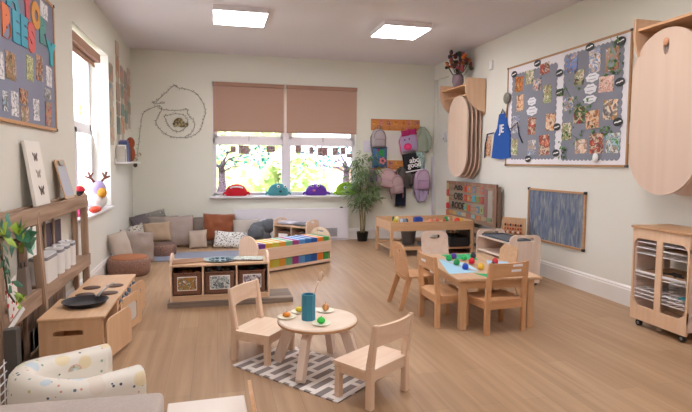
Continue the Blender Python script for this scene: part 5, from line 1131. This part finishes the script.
for y, z, lab in BD:
    t = thing('black_badge', lab, 'badge', on_right(y, z, .021), 'black badges on the display board')
    m = M(); m.plate(ell(.125, .082, 18), (), .003); m.done('badge_plate', paint('#23242b', .5, .1), t)
    m = M(); m.plate([(-.045, -.008), (-.02, -.004), (0, -.009), (.02, -.003), (.045, -.006), (.045, .006), (.02, .009), (0, .003), (-.02, .008), (-.045, .004)], (), .001, TR(0, 0, .003, R(8))); m.done('white_script', WHITE, t)
for y, z, w_, h_, lab in ((5.619, 2.055, .17, .096, 'upper white cloud-shaped card on the left grey panel'), (5.613, 1.941, .22, .108, 'lower, wider white cloud-shaped card on the left grey panel'), (4.585, 2.18, .19, .09, 'topmost of three white cloud cards on the right grey panel'), (4.607, 2.069, .177, .101, 'middle of three white cloud cards on the right grey panel'), (4.609, 1.964, .192, .081, 'lowest of three white cloud cards on the right grey panel')):
    t = thing('cloud_card', lab, 'card', on_right(y, z, .0205), 'white cloud cards')
    m = M(); m.plate([(w_/2*math.cos(R(a))*(1+.07*math.sin(R(a*7))), h_/2*math.sin(R(a))*(1+.09*math.sin(R(a*7)))) for a in range(0, 360, 10)], (), .002); m.done('card', paint('#eceaf2', .6, .02), t)
    m = M()
    for q in (-.2, .2): m.box(-w_*.28, w_*.26, h_*q-.003, h_*q+.003, .002, .003)
    m.done('script_lines', paint('#8f8f9c', .6), t)
IV = [paint('#4f7a3a', .6, .3), paint('#6d9a4a', .6, .3), paint('#3a5a32', .6, .3)]
for k, (y, z, n, dy, dz, lab) in enumerate(((4.27, 2.39, 12, .12, .22, 'ivy sprig at the top right of the display board'), (4.31, 2.20, 9, .10, .08, 'ivy sprig above the pink stick photo'), (4.90, 2.02, 14, .20, .30, 'ivy trailing down beside the cloud cards on the right panel'), (4.70, 1.90, 9, .14, .10, 'ivy across the middle of the right grey panel'), (4.45, 1.66, 12, .22, .08, 'ivy below the centre photos of the right panel'), (4.86, 1.62, 12, .26, .12, 'ivy at the lower left of the right panel'), (4.99, 1.46, 10, .10, .16, 'ivy beside the lowest badge on the white strip'), (5.08, 2.10, 5, .08, .06, 'ivy leaves around the dark badge on the white strip'))):
    m = M()
    for i in range(int(n*1.0)): m.leaf((rnd.uniform(-dy, dy)/1.4, rnd.uniform(-dz, dz)/1.4, rnd.uniform(.0, .012)), (rnd.uniform(-1, 1), rnd.uniform(-1, .4), rnd.uniform(.05, .3)), (0, 0, 1), rnd.uniform(.03, .055), rnd.uniform(.022, .036), mi=rnd.randrange(3))
    m.tube([(-dy*.7, dz*.6, .004), (0, 0, .006), (dy*.6, -dz*.6, .004)], .002, 4, mi=2)
    tag(m.done('ivy_sprig', IV, None, on_right(y, z, .022)), lab, 'leaves', 'artificial ivy on the display board')
m = M(); m.plate(rrect(.13, .20, .008), (), .003); tag(m.done('hanging_card', paint('#e6e1ea', .6, .08, 30), None, on_right(4.035, 1.60, .004)), 'white card hanging between the display board and the big folding table', 'card')
m = M(); m.ball((0, 0, .015), (.035, .05, .02), 10); tag(m.done('white_shell', CARDW, None, on_right(4.48, 1.375, .02) @ TR(0, 0, 0)), 'small white paper bird at the bottom of the right grey panel', 'paper')

# apron and ladle hanging from the left edge of the board
t = thing('child_apron', 'royal blue child apron with white letters hanging left of the display board', 'apron', on_right(6.27, 1.365, .02))
m = M(); pts = [(-.25, .02), (-.19, .34), (-.12, .42), (-.08, .60), (.09, .60), (.13, .44), (.20, .36), (.22, .02), (.0, .0)]
m.plate(pts, (), .012); m.done('apron_body', paint('#1f57ad', .8, .18, 9, .4, 20), t)
m = M(); m.tube([(-.07, .57, .006), (-.02, .63, .006), (.0, .66, .006), (.03, .63, .006), (.07, .57, .006)], .007, 6); m.done('neck_loop', paint('#2b3658', .8), t); m = M(); m.tube([(.13, .38, .01), (.26, .40, .02), (.38, .46, .015), (.42, .30, .015), (.50, .20, .015)], .007, 6); m.done('tie_string', paint('#2b3658', .8), t); m = M(); m.tube([(-.20, .36, .01), (-.37, .35, .015), (-.43, .20, .01), (-.44, .02, .01)], .009, 6); m.done('tie_string', paint('#2b3658', .8), t)
text_obj('lettering', 'JE', .15, WHITE, TR(.0, .40, .0145), .002, t, .003)
m = M(); m.plate([(-.40, .04), (-.26, .02), (-.22, .30), (-.37, .31)], (), .003); tag(m.done('pinned_photo', photo_mat(PAL[0], 22), None, on_right(6.345, 1.38, .006)), 'photo partly hidden behind the blue apron', 'photo')
t = thing('metal_ladle', 'metal ladle hanging bowl-up above the blue apron', 'ladle', on_right(6.15, 1.93, .03))
m = M(); m.tube([(-.02, -.02, .0), (-.01, .08, 0), (0, .16, 0)], .008, 8); m.done('handle', wood('#b98d6a', '#a87c5a', 1, 30), t)
m = M(); m.ball((.0, .225, .01), (.075, .075, .03), 18); m.done('ladle_bowl', paint('#8a867e', .35, .2, 8, metal=.3), t)

# blackboard
t = thing('chalkboard', 'low chalkboard with wooden frame covered in pale chalk marks on the right wall', 'chalkboard', TR(XR, 0, 0))
m_, nt, b = newmat('chalk_surface'); tc = nd(nt, 'ShaderNodeTexCoord'); mp = nd(nt, 'ShaderNodeMapping'); mp.inputs['Scale'].default_value = (1, 22, 5)
nt.links.new(tc.outputs['Object'], mp.inputs[0]); n1 = nd(nt, 'ShaderNodeTexNoise', Scale=1., Detail=6, Distortion=1.); nt.links.new(mp.outputs[0], n1.inputs['Vector'])
cr = nd(nt, 'ShaderNodeValToRGB'); e = cr.color_ramp.elements; e[0].position = .32; e[0].color = lin('#565f78'); e[1].position = .72; e[1].color = lin('#a3a8b2'); x = e.new(.5); x.color = lin('#6c768c'); x = e.new(.6); x.color = lin('#85888a')
nt.links.new(n1.outputs['Fac'], cr.inputs[0]); nt.links.new(cr.outputs[0], b.inputs['Base Color']); b.inputs['Roughness'].default_value = .8
m = M(); m.box(-.012, -.001, 4.64, 5.62, .425, 1.0); m.done('chalk_surface', m_, t)
m = M(); m.box(-.022, -.001, 4.62, 5.64, .405, .428, .002); m.box(-.022, -.001, 4.62, 5.64, .995, 1.018, .002); m.box(-.022, -.001, 4.62, 4.643, .405, 1.018, .002); m.box(-.022, -.001, 5.617, 5.64, .405, 1.018, .002); m.done('frame', wood('#c79a70', '#b0845c', 1, 24, .5), t)
for y, z in ((4.615, .40), (4.615, .995), (5.615, .40), (5.615, .995)): m = M(); m.box(-.026, -.001, y, y+.03, z, z+.03, .004); m.done('corner_cap', BLACK, t)

# pallet display against the right wall
t = thing('pallet_display', 'upright wooden pallet with fabric, letters and coloured cards against the right wall', 'display', TR(XR-.03, 0, 0))
PW = wood('#a58a74', '#7d6452', 1, 20, .8, .3); PW2 = wood('#9a8270', '#6e5849', 2, 20, .8, .3)
for y in (6.24, 6.97, 7.70): m = M(); m.box(-.065, -.012, y-.03, y+.03, 0, 1.0, .004); m.done('upright', PW2, t)
for k in range(7): m = M(); m.box(-.09, -.066, 6.20, 7.74, .03+k*.141, .115+k*.141, .004); m.done('slat', PW, t)
m = M(); m.box(-.08, -.066, 6.21, 7.73, .50, .99, .002); m.done('backing_cloth', paint('#9c9080', .9, .15, 6), t)
m = M(); m.box(-.095, -.066, 6.20, 6.27, .47, 1.03, .004); m.box(-.096, -.066, 6.20, 7.74, .975, 1.03, .004); m.done('side_board', wood('#a07c68', '#7d5c4c', 2, 20, .8), t)
m = M(); m.box(-.094, -.09, 6.30, 6.42, .56, .94, .001); m.done('grey_strip', paint('#a49b90', .9, .1), t)
m = M(); m.box(-.094, -.090, 6.43, 6.52, .50, .95, .001); m.done('mauve_strip', paint('#8f6a66', .9, .2), t)
LK = paint('#2c2925', .8)
for z, s in ((.945, 'ABS'), (.80, 'OBS'), (.66, 'RODE')): text_obj('lettering', s, .14, LK, on_right(7.36, z, .124) @ TR() if False else Matrix.Translation((-.093, 7.32, z)) @ Matrix(((0, 0, -1, 0), (-1, 0, 0, 0), (0, 1, 0, 0), (0, 0, 0, 1))) @ Matrix.Diagonal((1.15, 1, 1, 1)), .002, t, .004)
cc = ['#c9583a', '#6a8a55', '#d0863f', '#b8403a', '#5a86a0', '#c96a35', '#8aa870', '#4a9aa8']
for r_, z in enumerate((.93, .80, .655)):
    for k, y in enumerate((7.08, 6.97, 6.82, 6.70, 6.58)):
        if (r_, k) in ((2, 2), (0, 3)): continue
        m = M(); m.box(-.097, -.090, y-.042, y+.042, z-.045, z+.045, .001); d = m.done('card', paint(cc[(r_*3+k*2) % 8], .7, .15), t)
        m = M(); m.box(-.099, -.096, y-.016, y+.016, z-.025, z+.025, 0); m.done('card_mark', paint(cc[(r_*2+k+3) % 8], .7, .1), d)
for k in range(5):
    m = M(); z = .95-.105*k; m.box(-.10, -.09, 7.65, 7.73, z-.045, z+.045, .002); m.done('card', paint(('#b9a070', '#c0493c', '#e0cfae', '#cf2030', '#c86a4a')[k], .7, .1), t)
for k in range(9): m = M(); m.box(-.097, -.09, 7.58-.15*k-.07, 7.58-.15*k+.06, .52, .57, .001); m.done('fabric_patch', paint(('#c98f55', '#b5a06a', '#7d9aa8', '#b8a890', '#a86a55', '#8fa5a8', '#c07a50', '#a89a7a', '#7a8f6a')[k], .9, .15), t)

# drying rack trolley
t = thing('drying_trolley', 'wooden art drying trolley with white wire shelves and black castors at the right edge', 'trolley', TR(3.30, 3.02, 0))
LW = .53; DP = .37; BW = wood('#e8c6a8', '#dcb694', 2, 20, .45); TW = wood('#c79a72', '#b68a62', 1, 20, .45)
m = M(); m.box(-.012, DP, -.012, LW+.012, .80, .818, .003); m.done('top', TW, t)
def yz(o, th, x): m = M(); m.plate(o, (), th, Matrix(((0, 0, 1, x), (1, 0, 0, 0), (0, 1, 0, 0), (0, 0, 0, 1)))); return m
top = [(0, .80), (LW, .80), (LW, .69), (LW-.025, .66)]+[(LW-.03-.03*math.sin(R(90*k/5)), .66+.025*(k/5)) for k in range(6)]+[(LW-.09, .71), (.09, .71)]+[(.06-.03*math.sin(R(90*k/5)) if False else .06-.006*k, .685-.005*k) for k in range(6)]+[(.0, .655)]
for x in (0, DP-.018):
    yz([(0, .80), (LW, .80), (LW, .67), (LW-.014, .655), (LW-.02, .685), (LW-.045, .715), (LW-.07, .72), (.07, .72), (.045, .715), (.02, .685), (.014, .655), (0, .67)], .018, x).done('top_rail', BW, t)
    yz([(0, .06), (LW, .06), (LW, .18), (LW-.0, .235), (LW-.014, .24), (LW-.03, .205), (LW-.07, .175), (.07, .175), (.03, .205), (.014, .24), (.0, .235), (0, .18)], .018, x).done('bottom_rail', BW, t)
    yz([(LW/2-.028, .17), (LW/2+.028, .17), (LW/2+.028, .73), (LW/2-.028, .73)], .016, x-.001).done('middle_post', BW, t)
    for y in (.0, LW-.014): yz([(y, .15), (y+.014, .15), (y+.014, .70), (y, .70)], .018, x+.001).done('end_post', BW, t)
for y in (.016, LW-.028):
    m = M(); m.box(.02, DP-.02, y, y+.012, .08, .79, .001)
    for k in range(22): m.box(.02, DP-.02, y-.003, y+.015, .19+k*.024, .197+k*.024)
    m.done('ribbed_side', wood('#e6cfc2', '#dabfb0', 0, 20, .5), t)
m = M(); m.box(.02, DP-.02, .03, LW-.03, .075, .09); m.done('base_board', BW, t)
WM = paint('#eeecef', .35, .03)
for z in (.245, .275, .305, .42, .45, .60, .645, .69):
    m = M()
    for k in range(10): m.tube([(.012, .035+k*(LW-.07)/9, z), (DP-.03, .035+k*(LW-.07)/9, z)], .0034, 4)
    for x in (.012, .12, .24, DP-.03): m.tube([(x, .03, z), (x, LW-.03, z)], .0042, 5)
    m.done('wire_shelf', WM, t)
m = M()
for z in (.445, .455): m.box(.01, .016, .03, LW-.03, z-.004, z+.004)
m.done('shelf_edge', WM, t)
for z, r_, c, lab in ((.505, 3, '#a37c5c', 'brown card artwork with dark shapes lying on the middle wire shelf of the trolley'),):
    pass
for y in (.06, LW-.06):
    for x in (.04, DP-.04):
        m = M(); m.cyl((x-.012, y, .026), (x+.012, y, .026), .026, n=18); m.cyl((x, y, .03), (x, y, .062), .008, n=8); c_ = m.done('castor', BLACK, t)
        m = M(); m.cyl((x-.0135, y, .026), (x+.0135, y, .026), .012, n=14); m.done('hub', paint('#8f93a0', .4, .1), c_)
m = M(); m.box(-.16, .16, -.20, .20, 0, .004); m.tube([(-.10, -.15, .008), (-.08, -.02, .01), (-.10, .06, .008), (-.06, .12, .008)], .01, 6, mi=1); m.tube([(-.13, -.10, .008), (-.05, -.08, .012), (-.02, .02, .008)], .008, 6, mi=1)
tag(m.done('artwork', [paint('#a9825f', .8, .15), paint('#33302f', .6)], None, TR(3.48, 3.285, .456)), 'brown card artwork with dark shapes on the middle wire shelf of the trolley', 'artwork')
m = M(); m.box(-.13, .13, -.12, .12, 0, .003); tag(m.done('artwork', paint('#9f7656', .8, .15), None, TR(3.47, 3.20, .650)), 'brown paper on the upper wire shelf of the trolley', 'artwork')
m = M(); m.box(-.05, .05, -.05, .05, 0, .008, .003); tag(m.done('artwork', paint('#2c8f9c', .7, .1), None, TR(3.40, 3.10, .309)), 'teal paper shape on the lowest wire shelves of the trolley, right', 'artwork')
m = M(); m.ball((0, 0, .012), (.02, .025, .012), 8); tag(m.done('crumb', paint('#e6dfd5', .8), None, TR(3.38, 3.33, 0)), 'small white scrap on the floor under the trolley', 'scrap')

# ================================================================== OUTSIDE
m = M(); m.box(-30, 40, YB+.3, 50, -.35, -.25); tag(m.done('lawn', paint('#9db35a', .95, .25, 1.5), None, TR()), 'bright green lawn outside the back window', 'lawn', None, 'structure')
m = M(); m.box(-12, XL-.3, -3, YB+.3, -.35, -.25); tag(m.done('paving', paint('#b9b2a6', .95, .2, 1.5), None, TR()), 'pale paving outside the left window', 'paving', None, 'structure')
def bush(label, x, y, w_, h_, n, cols, name='shrub', trunk=False):
    t = thing(name, label, 'tree' if trunk else 'shrub', TR(x, y, -.25)); m = M(); z0 = h_*.35 if trunk else 0
    for k in range(n):
        a, b_ = rnd.uniform(0, 6.28), math.acos(rnd.uniform(-1, 1)); r_ = rnd.uniform(.75, 1.0)*(1+.15*math.sin(a*3+b_*4))
        p = Vector((math.cos(a)*math.sin(b_)*w_/2*r_, math.sin(a)*math.sin(b_)*w_/2.6*r_, z0+(h_-z0)/2+(h_-z0)/2*math.cos(b_)*r_))
        m.leaf(p, (math.cos(a), math.sin(a)*.6-.4, rnd.uniform(-.8, .6)), (0, 0, 1), rnd.uniform(.13, .22), rnd.uniform(.09, .15), mi=rnd.randrange(len(cols)))
    m.done('foliage', [paint(c, .7, .3, 8) for c in cols], t)
    m = M(); m.ball((0, 0, z0+(h_-z0)/2), (w_*.40, w_*.3, (h_-z0)*.40), 14); m.done('inner_foliage', paint(cols[0], .9, .3, 8), t)
    m = M(); m.tube([(0, 0, 0), (.05, 0, h_*.3), (0, 0, h_*.6)], [.09, .07, .04], 8); m.done('trunk', paint('#7a6650', .9, .3), t)
rnd.seed(3)
YG = ['#b4c47c', '#c9d29a', '#9db678', '#d8dcae']
bush('bright yellow-green shrub outside, left half of the back window', .45, 13.2, 3.0, 2.3, 900, YG); bush('pale green tree outside, centre left of the back window', 1.1, 16.5, 3.8, 4.2, 900, ['#c0cc98', '#cfd8b0', '#a9bb88'], 'tree', True)
bush('yellow-green shrub outside beside the window middle bar', 2.05, 12.6, 1.5, 1.9, 600, YG); bush('tree with loose pale foliage outside at the far left', -2.2, 15.5, 3.4, 4.4, 700, ['#a8bf70', '#c3d08a', '#8fae60'], 'tree', True)
t = thing('brick_building', 'pinkish brick building with dark door far outside, right half of the back window', 'building', TR(3.3, 15.0, -.25))
m_, nt, b = newmat('brickwork'); tc = nd(nt, 'ShaderNodeTexCoord'); br = nd(nt, 'ShaderNodeTexBrick'); mp = nd(nt, 'ShaderNodeMapping'); mp.inputs['Rotation'].default_value = (R(90), 0, 0); nt.links.new(tc.outputs['Object'], mp.inputs[0]); nt.links.new(mp.outputs[0], br.inputs['Vector'])
for k, v in (('Scale', 1.), ('Brick Width', .23), ('Row Height', .075), ('Mortar Size', .008)): br.inputs[k].default_value = v
br.inputs['Color1'].default_value = lin('#c99483'); br.inputs['Color2'].default_value = lin('#b98070'); br.inputs['Mortar'].default_value = lin('#ddcabd'); nt.links.new(br.outputs['Color'], b.inputs['Base Color'])
m = M(); m.box(0, 6, 0, 4, 0, 1.45); m.done('wall', m_, t); m = M(); m.box(-.1, 6.1, -.15, 4.1, 1.45, 1.53); m.done('roof', paint('#d8d2d6', .8), t)
m = M(); m.box(.45, .95, -.02, .0, 0, 1.3); m.done('door', paint('#8d6a62', .7), t)
m = M(); m.cyl((4.22, 13.8, -.25), (4.22, 13.8, 3.4), .035, n=10); tag(m.done('post', paint('#6a6266', .7), None, TR()), 'thin dark post outside in front of the brick building', 'post')
bush('green tree outside the left window', -4.5, 11.0, 3.0, 4.0, 700, ['#a8bf70', '#c3d08a', '#8fae60'], 'tree', True)

# ================================================================== WORLD, LIGHT, CAMERA
w = bpy.data.worlds.new('sky'); bpy.context.scene.world = w; w.use_nodes = True
nt = w.node_tree; bg = nt.nodes['Background']; bg.inputs[0].default_value = lin('#e6efff'); bg.inputs[1].default_value = 3.2
sun = bpy.data.lights.new('sun', 'SUN'); sun.energy = 5; sun.angle = R(2); so = bpy.data.objects.new('sun', sun); COL.objects.link(so)
so.rotation_euler = (R(48), 0, R(-8))
sc = bpy.context.scene
sc.view_settings.view_transform = 'Standard'; sc.view_settings.look = 'None'; sc.view_settings.gamma = 1; sc.view_settings.use_curve_mapping = False
sc.view_settings.exposure = 1.27
cam = bpy.data.cameras.new('camera'); co = bpy.data.objects.new('camera', cam); COL.objects.link(co)
F, YAW, PITCH, ROLL, PPY, CH = 523.161, .2435, .0691, .008, 198.62, 1.3078
cam.sensor_fit = 'HORIZONTAL'; cam.sensor_width = 36; cam.lens = 36*F/692; cam.shift_y = -(206-PPY)/692
cam.clip_start = .05; cam.clip_end = 200
f = Vector((math.sin(YAW), math.cos(YAW), 0)); r = Vector((math.cos(YAW), -math.sin(YAW), 0)); u = Vector((0, 0, 1))
f2 = f*math.cos(PITCH)-u*math.sin(PITCH); u2 = u*math.cos(PITCH)+f*math.sin(PITCH)
r2 = r*math.cos(ROLL)+u2*math.sin(ROLL); u3 = u2*math.cos(ROLL)-r*math.sin(ROLL)
mt = Matrix((r2, u3, -f2)).transposed().to_4x4(); mt.translation = (0, 0, CH); co.matrix_world = mt
sc.camera = co
